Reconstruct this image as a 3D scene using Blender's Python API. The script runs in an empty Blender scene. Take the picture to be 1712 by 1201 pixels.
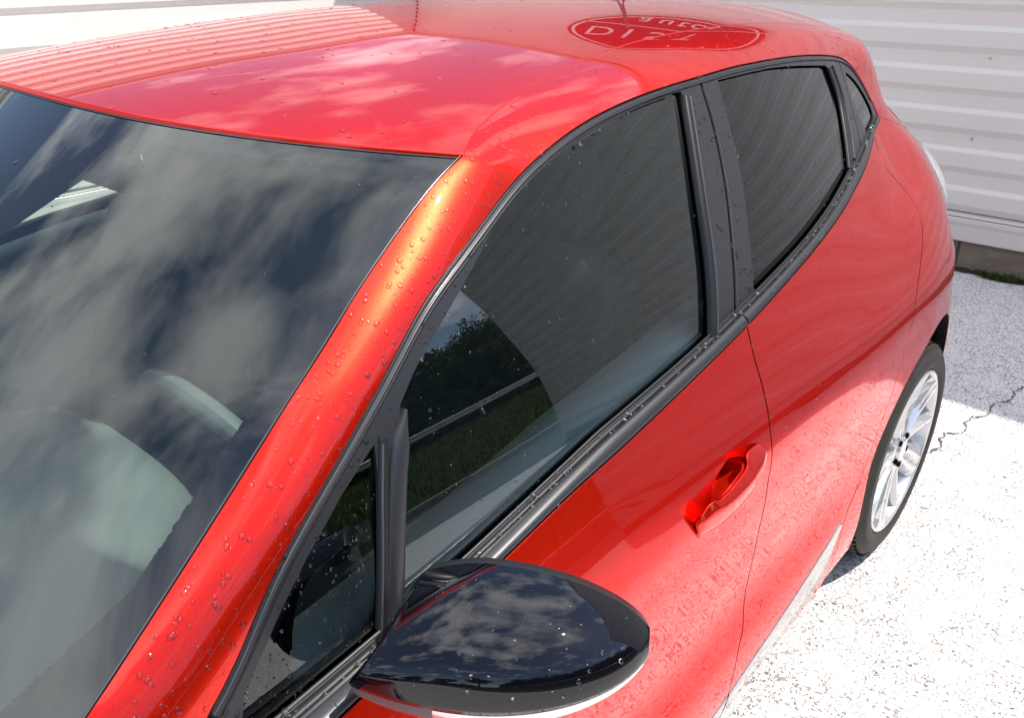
import bpy, bmesh, math, random
import numpy as np
from mathutils import Vector, Matrix
from mathutils.geometry import delaunay_2d_cdt

random.seed(7); RNG = np.random.default_rng(11)
S = bpy.context.scene
COL = S.collection
PI = math.pi

# ---------------------------------------------------------------- camera
cam_d = bpy.data.cameras.new('camera'); cam = bpy.data.objects.new('camera', cam_d); COL.objects.link(cam)
CX, CY, CZ, YAW, PIT, ROL, F = -0.40776, 1.34447, 1.57427, 3.850921, 0.450772, -0.003036, 1414.45
d = Vector((math.cos(YAW)*math.cos(PIT), math.sin(YAW)*math.cos(PIT), -math.sin(PIT)))
r = d.cross(Vector((0, 0, 1))).normalized(); u = r.cross(d)
r2 = math.cos(ROL)*r + math.sin(ROL)*u; u2 = -math.sin(ROL)*r + math.cos(ROL)*u
M = Matrix((r2, u2, -d)).transposed().to_4x4(); M.translation = Vector((CX, CY, CZ))
cam.matrix_world = M
cam_d.sensor_width = 36; cam_d.lens = 36*F/1712; cam_d.clip_end = 500; cam_d.clip_start = 0.05
S.camera = cam

# ---------------------------------------------------------------- sky, sun, exposure
SUN = Vector((-0.35, 0.40, 1.0)).normalized()
world = bpy.data.worlds.new('World'); S.world = world; world.use_nodes = True
nt = world.node_tree; nt.nodes.clear()
def N(nt, t, **k):
    n = nt.nodes.new(t)
    for a, b in k.items(): setattr(n, a, b)
    return n
def math_n(nt, op, a, b=None, clamp=False):
    n = N(nt, 'ShaderNodeMath', operation=op, use_clamp=clamp)
    for i, v in enumerate((a, b)):
        if v is None: continue
        if isinstance(v, (int, float)): n.inputs[i].default_value = v
        else: nt.links.new(v, n.inputs[i])
    return n.outputs[0]
def ramp(nt, src, stops, interp='LINEAR'):
    n = N(nt, 'ShaderNodeValToRGB'); n.color_ramp.interpolation = interp
    e = n.color_ramp.elements
    while len(e) > len(stops): e.remove(e[-1])
    while len(e) < len(stops): e.new(0.5)
    for el, (p, c) in zip(e, stops):
        el.position = p; el.color = (c, c, c, 1) if isinstance(c, (int, float)) else (*c, 1)
    nt.links.new(src, n.inputs[0]); return n.outputs[0]
def mixc(nt, fac, a, b, mode='MIX'):
    n = N(nt, 'ShaderNodeMix', data_type='RGBA', blend_type=mode)
    for i, v in ((0, fac), (6, a), (7, b)):
        if isinstance(v, (int, float)): n.inputs[i].default_value = v
        elif isinstance(v, tuple): n.inputs[i].default_value = (*v, 1)
        else: nt.links.new(v, n.inputs[i])
    return n.outputs[2]
sky = N(nt, 'ShaderNodeTexSky', sky_type='NISHITA', sun_disc=False)
sky.sun_elevation = math.asin(SUN.z); sky.sun_rotation = math.atan2(SUN.x, SUN.y)
sky.dust_density = 0.25; sky.ozone_density = 0.8; sky.air_density = 0.85
bg = N(nt, 'ShaderNodeBackground'); bg.inputs[1].default_value = SKY_STR = 0.15
out = N(nt, 'ShaderNodeOutputWorld'); nt.links.new(bg.outputs[0], out.inputs[0])
tc = N(nt, 'ShaderNodeTexCoord'); sp = N(nt, 'ShaderNodeSeparateXYZ'); nt.links.new(tc.outputs['Generated'], sp.inputs[0])
zz = math_n(nt, 'MAXIMUM', sp.outputs[2], 0.0); zz = math_n(nt, 'ADD', zz, 0.22)
cb = N(nt, 'ShaderNodeCombineXYZ')
nt.links.new(math_n(nt, 'DIVIDE', sp.outputs[0], zz), cb.inputs[0]); nt.links.new(math_n(nt, 'DIVIDE', sp.outputs[1], zz), cb.inputs[1])
mp = N(nt, 'ShaderNodeMapping'); mp.inputs['Rotation'].default_value = (0, 0, 0.9); mp.inputs['Scale'].default_value = (1.0, 1.25, 1.0)
mp.inputs['Location'].default_value = (1.3, 0.4, 0)
nt.links.new(cb.outputs[0], mp.inputs[0])
nz = N(nt, 'ShaderNodeTexNoise'); nz.inputs['Scale'].default_value = 3.1; nz.inputs['Detail'].default_value = 6; nz.inputs['Roughness'].default_value = 0.55; nz.inputs['Distortion'].default_value = 0.15
nt.links.new(mp.outputs[0], nz.inputs[0])
low = ramp(nt, sp.outputs[2], [(0.10, 0.02), (0.30, 0.0), (0.68, 0.01), (0.86, 0.185)])
low = math_n(nt, 'SUBTRACT', low, 0.105)
low = math_n(nt, 'ADD', low, math_n(nt, 'MULTIPLY', sp.outputs[0], -0.02))
nt.links.new(tc.outputs['Generated'], (dt := N(nt, 'ShaderNodeVectorMath', operation='DOT_PRODUCT')).inputs[0]); dt.inputs[1].default_value = tuple(SUN)
low = math_n(nt, 'SUBTRACT', low, ramp(nt, dt.outputs['Value'], [(0.80, 0.0), (0.93, 0.10)]))
cov = ramp(nt, math_n(nt, 'ADD', nz.outputs[0], low), [(0.42, 0.02), (0.52, 0.40), (0.62, 0.8), (0.74, 1.0)])
CLOUD = (11.5, 11.4, 11.5)
skyc = mixc(nt, cov, sky.outputs[0], CLOUD)
nt.links.new(skyc, bg.inputs[0])
sun_d = bpy.data.lights.new('sun', 'SUN'); sun_d.energy = 3.5; sun_d.angle = math.radians(0.53); sun_d.color = (1.0, 0.955, 0.89)
sun = bpy.data.objects.new('sun', sun_d); COL.objects.link(sun)
sun.rotation_euler = SUN.to_track_quat('Z', 'Y').to_euler(); sun.location = (0, 0, 12)
S.view_settings.view_transform = 'Standard'; S.view_settings.look = 'None'
S.view_settings.exposure = 0.95; S.view_settings.gamma = 1; S.view_settings.use_curve_mapping = False
S.render.engine = 'CYCLES'
S.cycles.max_bounces = 10; S.cycles.transparent_max_bounces = 16; S.cycles.transmission_bounces = 8; S.cycles.glossy_bounces = 5
S.cycles.caustics_reflective = False; S.cycles.caustics_refractive = False; S.cycles.sample_clamp_indirect = 6

# ---------------------------------------------------------------- materials
MATS = {}
def pmat(name, base=(0.5, 0.5, 0.5), rough=0.5, metal=0.0, spec=0.5, coat=0.0, coat_r=0.03, trans=0.0, ior=1.45):
    m = bpy.data.materials.new(name); m.use_nodes = True; t = m.node_tree; b = t.nodes['Principled BSDF']
    b.inputs['Base Color'].default_value = (*base, 1); b.inputs['Roughness'].default_value = rough
    b.inputs['Metallic'].default_value = metal; b.inputs['Specular IOR Level'].default_value = spec
    b.inputs['Coat Weight'].default_value = coat; b.inputs['Coat Roughness'].default_value = coat_r
    b.inputs['Transmission Weight'].default_value = trans; b.inputs['IOR'].default_value = ior
    MATS[name] = m; return m, t, b
def noise(t, scale, detail=3, rough=0.5, dist=0, coord='Object', dims=None):
    c = N(t, 'ShaderNodeTexCoord'); n = N(t, 'ShaderNodeTexNoise')
    n.inputs['Scale'].default_value = scale; n.inputs['Detail'].default_value = detail; n.inputs['Roughness'].default_value = rough; n.inputs['Distortion'].default_value = dist
    if dims:
        q = N(t, 'ShaderNodeMapping'); q.inputs['Scale'].default_value = dims; t.links.new(c.outputs[coord], q.inputs[0]); t.links.new(q.outputs[0], n.inputs[0])
    else: t.links.new(c.outputs[coord], n.inputs[0])
    return n.outputs[0]
def bump(t, h, b, strength=0.3, dist=0.01, inp='Normal'):
    n = N(t, 'ShaderNodeBump'); n.inputs['Strength'].default_value = strength; n.inputs['Distance'].default_value = dist
    t.links.new(h, n.inputs['Height']); t.links.new(n.outputs[0], b.inputs[inp]); return n
# red metallic paint: flake base under a glossy clear coat
m_red, t, b = pmat('red_paint', (0.62, 0.010, 0.012), 0.31, 0.9, 0.5, 0.88, 0.012)
b.inputs['Coat IOR'].default_value = 1.44; b.inputs['Specular Tint'].default_value = (1, 0.12, 0.10, 1)
fl = noise(t, 900, 1, 0.5)
t.links.new(mixc(t, fl, (0.64, 0.003, 0.003), (0.90, 0.028, 0.007)), b.inputs['Base Color'])
bump(t, noise(t, 1400, 0), b, 0.12, 0.0005)
bump(t, noise(t, 30, 2, 0.5), b, 0.006, 0.0012, 'Coat Normal')
m_gloss, t, b = pmat('black_gloss_paint', (0.002, 0.002, 0.004), 0.25, 0.0, 0.0, 1.0, 0.012)
m_satin, t, b = pmat('satin_black_trim', (0.019, 0.019, 0.022), 0.34, 0.0, 0.55)
bump(t, noise(t, 900, 2), b, 0.08, 0.0005)
m_rubber, t, b = pmat('black_rubber', (0.008, 0.008, 0.009), 0.45, 0, 0.45)
m_ridge, t, b = pmat('polished_seal_edge', (0.10, 0.10, 0.105), 0.16, 0.6, 0.6)
m_dark, t, b = pmat('black_cavity', (0.004, 0.004, 0.004), 0.9, 0, 0.1)
m_chrome, t, b = pmat('bright_sill_trim', (0.60, 0.59, 0.58), 0.10, 1.0, 0.5)
m_grey, t, b = pmat('grey_plastic', (0.11, 0.11, 0.115), 0.4, 0.0, 0.5)
m_silver, t, b = pmat('silver_alloy_paint', (0.60, 0.60, 0.61), 0.27, 0.75, 0.5, 0.6, 0.05)
m_tyre, t, b = pmat('tyre_rubber', (0.022, 0.020, 0.019), 0.62, 0, 0.35)
t.links.new(mixc(t, noise(t, 22, 4), (0.014, 0.013, 0.012), (0.040, 0.034, 0.030)), b.inputs['Base Color'])
bump(t, noise(t, 160, 3), b, 0.2, 0.001)
m_dash, t, b = pmat('dashboard_plastic', (0.19, 0.215, 0.205), 0.55, 0, 0.5)
bump(t, noise(t, 420, 2), b, 0.35, 0.001)
m_swheel, t, b = pmat('steering_wheel_leather', (0.15, 0.165, 0.16), 0.5)
m_card, t, b = pmat('door_card_vinyl', (0.78, 0.82, 0.79), 0.6, 0, 0.4)
bump(t, noise(t, 300, 3), b, 0.3, 0.001)
m_seat, t, b = pmat('dark_seat_fabric', (0.070, 0.074, 0.074), 0.85, 0, 0.2)
bump(t, noise(t, 500, 2), b, 0.3, 0.001)
m_liner, t, b = pmat('headliner_fabric', (0.16, 0.165, 0.16), 0.9, 0, 0.2)
m_lamp, t, b = pmat('clear_lamp_glass', (0.95, 0.95, 0.97), 0.03, 0, 0.5, 0, 0, 0.85, 1.5)
m_lampin, t, b = pmat('lamp_reflector', (0.75, 0.74, 0.76), 0.15, 1.0)
m_lampred, t, b = pmat('red_lamp_glass', (0.5, 0.01, 0.01), 0.05, 0, 0.5, 1)
def water_mat():
    m = bpy.data.materials.new('water'); m.use_nodes = True; t = m.node_tree; t.nodes.clear()
    o = N(t, 'ShaderNodeOutputMaterial'); tr = N(t, 'ShaderNodeBsdfTransparent'); gl = N(t, 'ShaderNodeBsdfGlossy'); gl.inputs['Roughness'].default_value = 0.07
    lw = N(t, 'ShaderNodeLayerWeight'); lw.inputs[0].default_value = 0.35; t.links.new(ramp(t, lw.outputs['Facing'], [(0.0, 0.97), (0.55, 0.90), (0.95, 0.55)]), tr.inputs[0])
    fr = N(t, 'ShaderNodeFresnel'); fr.inputs[0].default_value = 1.38; mx = N(t, 'ShaderNodeMixShader'); t.links.new(math_n(t, 'MULTIPLY', fr.outputs[0], 1.3, True), mx.inputs[0])
    t.links.new(tr.outputs[0], mx.inputs[1]); t.links.new(gl.outputs[0], mx.inputs[2]); t.links.new(mx.outputs[0], o.inputs[0]); return m
m_drop = water_mat()

def glass_mat(name, tint, ior=1.5, frit=None, k_=2.0):
    m = bpy.data.materials.new(name); m.use_nodes = True; t = m.node_tree; t.nodes.clear()
    o = N(t, 'ShaderNodeOutputMaterial'); tr = N(t, 'ShaderNodeBsdfTransparent'); tr.inputs[0].default_value = (*tint, 1)
    gl = N(t, 'ShaderNodeBsdfGlossy'); gl.inputs['Roughness'].default_value = 0.0; gl.inputs[0].default_value = (.95, 1, .97, 1)
    fr = N(t, 'ShaderNodeFresnel'); fr.inputs[0].default_value = ior
    f = math_n(t, 'MULTIPLY', fr.outputs[0], k_, True)
    mx = N(t, 'ShaderNodeMixShader'); t.links.new(f, mx.inputs[0])
    if frit is None: t.links.new(tr.outputs[0], mx.inputs[1])
    else:
        df = N(t, 'ShaderNodeBsdfDiffuse'); df.inputs[0].default_value = (0.006, 0.006, 0.008, 1)
        m2 = N(t, 'ShaderNodeMixShader'); t.links.new(frit(t), m2.inputs[0]); t.links.new(tr.outputs[0], m2.inputs[1]); t.links.new(df.outputs[0], m2.inputs[2])
        t.links.new(m2.outputs[0], mx.inputs[1])
    t.links.new(gl.outputs[0], mx.inputs[2]); t.links.new(mx.outputs[0], o.inputs[0]); MATS[name] = m; return m
def ws_frit(t):
    # printed black border of the windscreen in its own (across, down) coordinates, with a dotted inner edge
    uv = N(t, 'ShaderNodeUVMap'); s = N(t, 'ShaderNodeSeparateXYZ'); t.links.new(uv.outputs[0], s.inputs[0])
    a = math_n(t, 'ABSOLUTE', s.outputs[0]); v = s.outputs[1]
    dots = N(t, 'ShaderNodeTexVoronoi', feature='F1'); dots.inputs['Scale'].default_value = 170
    c = N(t, 'ShaderNodeTexCoord'); t.links.new(c.outputs['Object'], dots.inputs['Vector'])
    dj = math_n(t, 'MULTIPLY', dots.outputs['Distance'], 0.0025)
    side = math_n(t, 'GREATER_THAN', math_n(t, 'ADD', a, dj), 0.972)
    low = math_n(t, 'MULTIPLY', math_n(t, 'MAXIMUM', math_n(t, 'SUBTRACT', v, 0.60), 0.0), 0.32)
    side2 = math_n(t, 'GREATER_THAN', math_n(t, 'ADD', math_n(t, 'ADD', a, low), dj), 0.972)
    top = math_n(t, 'LESS_THAN', math_n(t, 'SUBTRACT', v, dj), 0.037)
    lim = math_n(t, 'SUBTRACT', 0.600, math_n(t, 'MULTIPLY', v, 0.36))
    trap = math_n(t, 'MULTIPLY', math_n(t, 'LESS_THAN', a, lim), math_n(t, 'LESS_THAN', v, 0.34))
    f = math_n(t, 'MAXIMUM', math_n(t, 'MAXIMUM', side, side2), math_n(t, 'MAXIMUM', top, trap))
    return math_n(t, 'MAXIMUM', f, math_n(t, 'GREATER_THAN', v, 0.97))
m_wsglass = glass_mat('windscreen_glass', (0.72, 0.81, 0.77), 1.5, ws_frit, 1.5)
m_sideglass = glass_mat('green_side_glass', (0.76, 0.86, 0.81), 1.5, None, 1.65)
m_privacy = glass_mat('privacy_glass', (0.035, 0.035, 0.035), 1.5, None, 1.15)

# ---------------------------------------------------------------- mesh helpers
def link(name, me, mat, parent=None, smooth=True, **props):
    o = bpy.data.objects.new(name, me); COL.objects.link(o)
    if mat is not None and not me.materials: me.materials.append(mat)
    if parent is not None: o.parent = parent
    for k, v in props.items(): o[k] = v
    return o
def mesh_from(name, V, Fc, smooth=True):
    me = bpy.data.meshes.new(name); me.from_pydata([tuple(map(float, v)) for v in V], [], [tuple(map(int, f)) for f in Fc]); me.update()
    if smooth: me.polygons.foreach_set('use_smooth', [True]*len(me.polygons))
    return me
def grid_mesh(name, P, smooth=True, flip=False, closed_u=False, uv=None):
    """P: (nu, nv, 3) array of points"""
    nu, nv = P.shape[:2]; V = P.reshape(-1, 3); Fc = []
    for i in range(nu if closed_u else nu-1):
        for j in range(nv-1):
            a = i*nv+j; b_ = ((i+1) % nu)*nv+j
            q = (a, b_, b_+1, a+1); Fc.append(q[::-1] if flip else q)
    me = mesh_from(name, V, Fc, smooth)
    if uv is not None:
        l = me.uv_layers.new(name='UVMap'); U = uv.reshape(-1, 2)
        vi = np.empty(len(me.loops), int); me.loops.foreach_get('vertex_index', vi)
        l.data.foreach_set('uv', U[vi].ravel())
    return me
def box(V, Fc, lo, hi, rot=None, org=None):
    n = len(V); c = [(x, y, z) for x in (lo[0], hi[0]) for y in (lo[1], hi[1]) for z in (lo[2], hi[2])]
    if rot is not None: c = [tuple(Vector(org)+rot @ Vector(p)) for p in c]
    V += c
    for f in ((0, 1, 3, 2), (4, 6, 7, 5), (0, 4, 5, 1), (2, 3, 7, 6), (0, 2, 6, 4), (1, 5, 7, 3)): Fc.append(tuple(n+i for i in f))
def interp(x, xs, ys):
    xs = np.asarray(xs, float); ys = np.asarray(ys, float); m = np.gradient(ys, xs)
    x = np.clip(x, xs[0], xs[-1]); i = np.clip(np.searchsorted(xs, x, side='right')-1, 0, len(xs)-2)
    h = xs[i+1]-xs[i]; t = (x-xs[i])/h
    return (2*t**3-3*t*t+1)*ys[i]+(t**3-2*t*t+t)*h*m[i]+(3*t*t-2*t**3)*ys[i+1]+(t**3-t*t)*h*m[i+1]
def smooth_poly(P, step):
    """Catmull-Rom curve through P, resampled at about `step`."""
    P = np.asarray(P, float); n = len(P)
    if n == 2:
        L = np.linalg.norm(P[1]-P[0]); k = max(1, int(math.ceil(L/step))); return P[0]+(P[1]-P[0])*np.linspace(0, 1, k+1)[:, None]
    Q = np.vstack([2*P[0]-P[1], P, 2*P[-1]-P[-2]]); o_ = []
    for i in range(1, n):
        a, b_, c_, d_ = Q[i-1], Q[i], Q[i+1], Q[i+2]
        L = np.linalg.norm(c_-b_); k = max(1, int(math.ceil(L/step)))
        for t in np.linspace(0, 1, k, endpoint=False):
            o_.append(0.5*((2*b_)+(c_-a)*t+(2*a-5*b_+4*c_-d_)*t*t+(-a+3*b_-3*c_+d_)*t**3))
    o_.append(P[-1]); return np.array(o_)
def resample(P, n):
    P = np.asarray(P, float); s = np.r_[0, np.cumsum(np.linalg.norm(np.diff(P, axis=0), axis=1))]
    return np.stack([np.interp(np.linspace(0, s[-1], n), s, P[:, k]) for k in range(P.shape[1])], 1)
def straight(P, step):
    P = np.asarray(P, float); o_ = []
    for a, b_ in zip(P[:-1], P[1:]):
        k = max(1, int(math.ceil(np.linalg.norm(b_-a)/step)))
        o_ += [a+(b_-a)*t for t in np.linspace(0, 1, k, endpoint=False)]
    o_.append(P[-1]); return np.array(o_)
def inside(P, poly):
    x, y = P[:, 0], P[:, 1]; r_ = np.zeros(len(P), bool); X, Y = poly[:, 0], poly[:, 1]; j = len(poly)-1
    for i in range(len(poly)):
        c_ = ((Y[i] > y) != (Y[j] > y))
        with np.errstate(divide='ignore', invalid='ignore'):
            xi = (X[j]-X[i])*(y-Y[i])/(Y[j]-Y[i])+X[i]
        r_ ^= c_ & (x < xi); j = i
    return r_
def offset_poly(poly, dist):
    """shrink a closed polygon (any winding) by dist"""
    P = np.asarray(poly, float); A = 0.5*np.sum(P[:, 0]*np.roll(P[:, 1], -1)-np.roll(P[:, 0], -1)*P[:, 1]); s = 1 if A > 0 else -1
    e = np.roll(P, -1, 0)-P; e /= np.maximum(np.linalg.norm(e, axis=1), 1e-9)[:, None]
    n = np.stack([-e[:, 1], e[:, 0]], 1)*s; nn = n+np.roll(n, 1, 0); l = np.linalg.norm(nn, axis=1); nn /= np.maximum(l, 1e-9)[:, None]
    k = 1/np.clip(np.einsum('ij,ij->i', nn, n), 0.5, 1)
    return P+nn*(dist*k)[:, None]
def clean(poly, eps=1e-3):
    o_ = [poly[0]]
    for q in poly[1:]:
        if np.linalg.norm(q-o_[-1]) > eps: o_.append(q)
    if np.linalg.norm(o_[0]-o_[-1]) < eps: o_.pop()
    return np.array(o_)
def normal_of(fun, x, z, e=1.5e-3):
    nx = -(fun(x+e, z)-fun(x-e, z))/(2*e); nz_ = -(fun(x, z+e)-fun(x, z-e))/(2*e)
    n = np.stack([nx, np.ones_like(nx), nz_], 1); return n/np.linalg.norm(n, axis=1)[:, None]
def panel(name, outer, fun, mat, parent, holes=(), spacing=0.014, gap=0.0022, fold=0.014, off=0.0, hole_fold=True, bevel=0.0009, **props):
    """A sheet-metal or glass piece: region of the (x, z) side view lifted on to y = fun(x, z), its rim turned inward."""
    outer = clean(offset_poly(clean(np.asarray(outer)), gap)); holes = [clean(offset_poly(clean(np.asarray(h)), -gap)) for h in holes]
    lo = outer.min(0); hi = outer.max(0)
    gx, gz = np.meshgrid(np.arange(lo[0]+spacing/2, hi[0], spacing), np.arange(lo[1]+spacing/2, hi[1], spacing*0.8)); gp = np.stack([gx.ravel(), gz.ravel()], 1)
    gp = gp+((np.arange(len(gp)) % 2)*0.11*spacing)[:, None]
    ok = inside(gp, outer)
    rings = [outer]+holes
    for h in holes: ok &= ~inside(gp, h)
    gp = gp[ok]
    allb = np.vstack(rings)
    dm = np.full(len(gp), 1e9)
    for k in range(0, len(allb), 64): dm = np.minimum(dm, np.min(np.linalg.norm(gp[:, None]-allb[None, k:k+64], axis=2), axis=1))
    gp = gp[dm > spacing*0.35]
    V2 = []; E = []
    for R_ in rings:
        n0 = len(V2); V2 += [Vector(q) for q in R_]; E += [(n0+i, n0+(i+1) % len(R_)) for i in range(len(R_))]
    nb = len(V2); V2 += [Vector(q) for q in gp]
    vo, eo, fo, ov, oe, of = delaunay_2d_cdt(V2, E, [], 0, 1e-6)
    vo = np.array([tuple(q) for q in vo]); fo = np.array([tuple(f) for f in fo])
    cen = vo[fo].mean(1); keep = inside(cen, outer)
    for h in holes: keep &= ~inside(cen, h)
    fo = fo[keep]
    a, b_, c_ = vo[fo[:, 0]], vo[fo[:, 1]], vo[fo[:, 2]]
    ar = (b_[:, 0]-a[:, 0])*(c_[:, 1]-a[:, 1])-(b_[:, 1]-a[:, 1])*(c_[:, 0]-a[:, 0])
    fo[ar > 0] = fo[ar > 0][:, ::-1]
    fo = fo[np.abs(ar) > 1e-10]
    x, z = vo[:, 0], vo[:, 1]; y = fun(x, z)+off; n3 = normal_of(fun, x, z)
    V3 = [np.stack([x, y, z], 1)]; F3 = [tuple(f) for f in fo]; LN = [[tuple(n3[i]) for i in f] for f in F3]
    base = len(vo)
    if fold > 0:
        for k, R_ in enumerate(rings):
            if k > 0 and not hole_fold: continue
            n = len(R_); y0 = fun(R_[:, 0], R_[:, 1])+off; s = 1
            A = np.sum(R_[:, 0]*np.roll(R_[:, 1], -1)-np.roll(R_[:, 0], -1)*R_[:, 1])
            e = np.roll(R_, -1, 0)-np.roll(R_, 1, 0); e /= np.maximum(np.linalg.norm(e, axis=1), 1e-9)[:, None]
            o2 = np.stack([e[:, 1], -e[:, 0]], 1)*(1 if A > 0 else -1)
            if k > 0: o2 = -o2
            o3 = np.stack([o2[:, 0], np.zeros(n), o2[:, 1]], 1); ns = normal_of(fun, R_[:, 0], R_[:, 1])
            r0 = np.stack([R_[:, 0], y0, R_[:, 1]], 1)
            r1 = r0+o3*bevel*0.6-ns*bevel*0.7; r2_ = r1+o3*bevel*0.3-np.array([0, fold, 0])
            mid = ns+o3; mid /= np.linalg.norm(mid, axis=1)[:, None]
            V3 += [r0, r1, r2_]
            for i in range(n):
                j = (i+1) % n
                for (p0, p1, na, nb_) in ((0, 1, ns, mid), (1, 2, mid, o3)):
                    f = (base+p0*n+i, base+p0*n+j, base+p1*n+j, base+p1*n+i)
                    nn_ = [tuple(na[i]), tuple(na[j]), tuple(nb_[j]), tuple(nb_[i])]
                    flip = (A > 0) ^ (k > 0)
                    flip = not flip
                    if flip: f = f[::-1]; nn_ = nn_[::-1]
                    F3.append(f); LN.append(nn_)
            base += 3*n
    me = mesh_from(name, np.vstack(V3), F3)
    if fold > 0:
        me.materials.append(mat); me.materials.append(m_dark); mi = np.zeros(len(F3), int); mi[len(fo)+1::2] = 1; me.polygons.foreach_set('material_index', mi)  # turned-in rim coloured black, standing in for the shade inside panel gaps
    me.normals_split_custom_set([q for l in LN for q in l])
    me['n_surface'] = len(fo)
    return link(name, me, mat, parent, **props)
def copy_tree(o, parent=None):
    c_ = o.copy(); COL.objects.link(c_); c_.parent = parent
    for ch in list(o.children): copy_tree(ch, c_)
    return c_
def empty(name, loc=(0, 0, 0), parent=None, **props):
    o = bpy.data.objects.new(name, None); COL.objects.link(o); o.location = loc; o.empty_display_size = 0.1
    if parent is not None: o.parent = parent
    for k, v in props.items(): o[k] = v
    return o

# ================================================================ THE PLACE
# x points to the car's nose, y to its left, z up; metres.
WALL_X, WALL_Y, WALL_TOP, WALL_END = -5.283, -3.80, 3.22, 5.30

# ---------------------------------------------------------------- ground
m_ground, t, b = pmat('exposed_aggregate_concrete', (0.5, 0.5, 0.5), 0.9, 0, 0.25)
n1 = noise(t, 34, 5, 0.62, 0.8, dims=(1, 1.5, 1)); n2 = noise(t, 9, 4, 0.6, 0.3); n3 = noise(t, 110, 3, 0.6, 0.4); n4 = noise(t, 1.1, 3, 0.6)
worm = math_n(t, 'ABSOLUTE', math_n(t, 'SUBTRACT', n1, 0.5)); worm = ramp(t, worm, [(0.0, 1.0), (0.018, 0.95), (0.038, 0.0)])
wmask = ramp(t, n3, [(0.42, 0.0), (0.52, 1.0)]); wmask2 = ramp(t, n2, [(0.32, 0.35), (0.60, 1.0)])
crev = math_n(t, 'MULTIPLY', math_n(t, 'MULTIPLY', worm, wmask), wmask2)
pits = ramp(t, noise(t, 26, 4, 0.65, 0.5), [(0.635, 0.0), (0.675, 1.0)]); pits = math_n(t, 'MULTIPLY', pits, wmask2)
dark = math_n(t, 'MAXIMUM', math_n(t, 'MULTIPLY', crev, 1.0), math_n(t, 'MULTIPLY', pits, 0.9))
basec = mixc(t, n4, (0.62, 0.585, 0.555), (0.74, 0.70, 0.67)); basec = mixc(t, ramp(t, n3, [(0.42, 0.0), (0.66, 1.0)]), basec, mixc(t, 0.5, basec, (0.33, 0.31, 0.30)))
rustm = math_n(t, 'MULTIPLY', ramp(t, noise(t, 1.9, 2, 0.5, 0), [(0.62, 0.0), (0.72, 1.0)]), ramp(t, noise(t, 30, 5, 0.7), [(0.48, 0.0), (0.62, 0.7)]))
basec = mixc(t, rustm, basec, (0.40, 0.26, 0.15))
t.links.new(mixc(t, dark, basec, (0.11, 0.10, 0.095)), b.inputs['Base Color'])
bump(t, math_n(t, 'SUBTRACT', math_n(t, 'MULTIPLY', n3, 0.5), dark), b, 0.45, 0.004)
V = []; Fc = []
gx = [-90, -30, -12, -6, 0, 6, 14, 40, 120]; gy = [-120, -40, -12, -4, 0, 3, 5.1]
g = np.array([[(x, y, 0) for y in gy] for x in gx], float)
link('ground', grid_mesh('ground', g, False, True), m_ground, kind='structure')
m_asph, t, b = pmat('old_asphalt', (0.05, 0.05, 0.05), 0.85, 0, 0.3)
t.links.new(mixc(t, noise(t, 35, 5, 0.7), (0.035, 0.035, 0.036), (0.085, 0.083, 0.08)), b.inputs['Base Color'])
bump(t, noise(t, 120, 4), b, 0.4, 0.004)
g = np.array([[(x, y, 0.0) for y in (5.1, 6.0, 7.0)] for x in gx], float)
link('road', grid_mesh('road', g, False, True), m_asph, kind='structure')
# kerbstones between asphalt and verge
m_kerb, t, b = pmat('kerb_concrete', (0.36, 0.35, 0.33), 0.85, 0, 0.2)
t.links.new(mixc(t, noise(t, 14, 5, 0.7), (0.24, 0.23, 0.21), (0.42, 0.41, 0.38)), b.inputs['Base Color'])
kerb = empty('kerb', (0, 7.06, 0), kind='structure')
V = []; Fc = []; box(V, Fc, (-0.495, -0.06, -0.1), (0.495, 0.06, 0.12)); kme = mesh_from('kerb_stone', V, Fc, False); kme.materials.append(m_kerb)
for k in range(28):
    o = link('kerb_stone', kme, None, kerb); o.location = (-16+k, random.uniform(-.003, .003), random.uniform(-.004, .004))
# grass bank rising to an upper lane
def bankz(x, y): return np.interp(y, [7.1, 8.0, 10.5, 11.3, 13.5, 15, 60], [0.10, 0.28, 1.15, 1.30, 1.32, 1.5, 3.0])+0.02*np.sin(x*1.7+y)
m_grass, t, b = pmat('grass_verge', (0.05, 0.08, 0.02), 0.9, 0, 0.1)
t.links.new(ramp(t, noise(t, 9, 6, 0.75), [(0.3, (0.030, 0.045, 0.010)), (0.55, (0.075, 0.105, 0.022)), (0.75, (0.15, 0.16, 0.05))]), b.inputs['Base Color'])
bump(t, noise(t, 40, 5, 0.8), b, 0.9, 0.06)
bx = np.linspace(-60, 40, 161); by = np.array([7.12, 7.5, 8, 8.6, 9.2, 9.8, 10.5, 10.9, 11.3, 12, 13.5, 15, 20, 30, 60.])
g = np.array([[(x, y, bankz(x, y)) for y in by] for x in bx]); link('grass_bank', grid_mesh('grass_bank', g, True, True), m_grass, kind='structure')
lx = np.linspace(-60, 40, 101)
g = np.array([[(x, y, bankz(x, y)+0.03) for y in (11.35, 12.2, 13.4)] for x in lx]); link('path', grid_mesh('path', g, True, True), m_asph, kind='structure')
# grass tufts on the bank, nobody could count them
V = []; Fc = []
for k in range(9000):
    x = random.uniform(-14, 4); y = random.uniform(7.15, 11.2); z = float(bankz(x, y)); a = random.uniform(0, PI); h = random.uniform(.05, .16); w = .012
    n = len(V); lx_, ly_ = random.uniform(-.05, .05), random.uniform(-.05, .05)
    V += [(x-w*math.cos(a), y-w*math.sin(a), z-.01), (x+w*math.cos(a), y+w*math.sin(a), z-.01), (x+lx_, y+ly_, z+h)]; Fc.append((n, n+1, n+2))
link('grass', mesh_from('grass', V, Fc, False), m_grass, kind='stuff', label='short rough grass on the bank beyond the kerb', category='grass')
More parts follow.
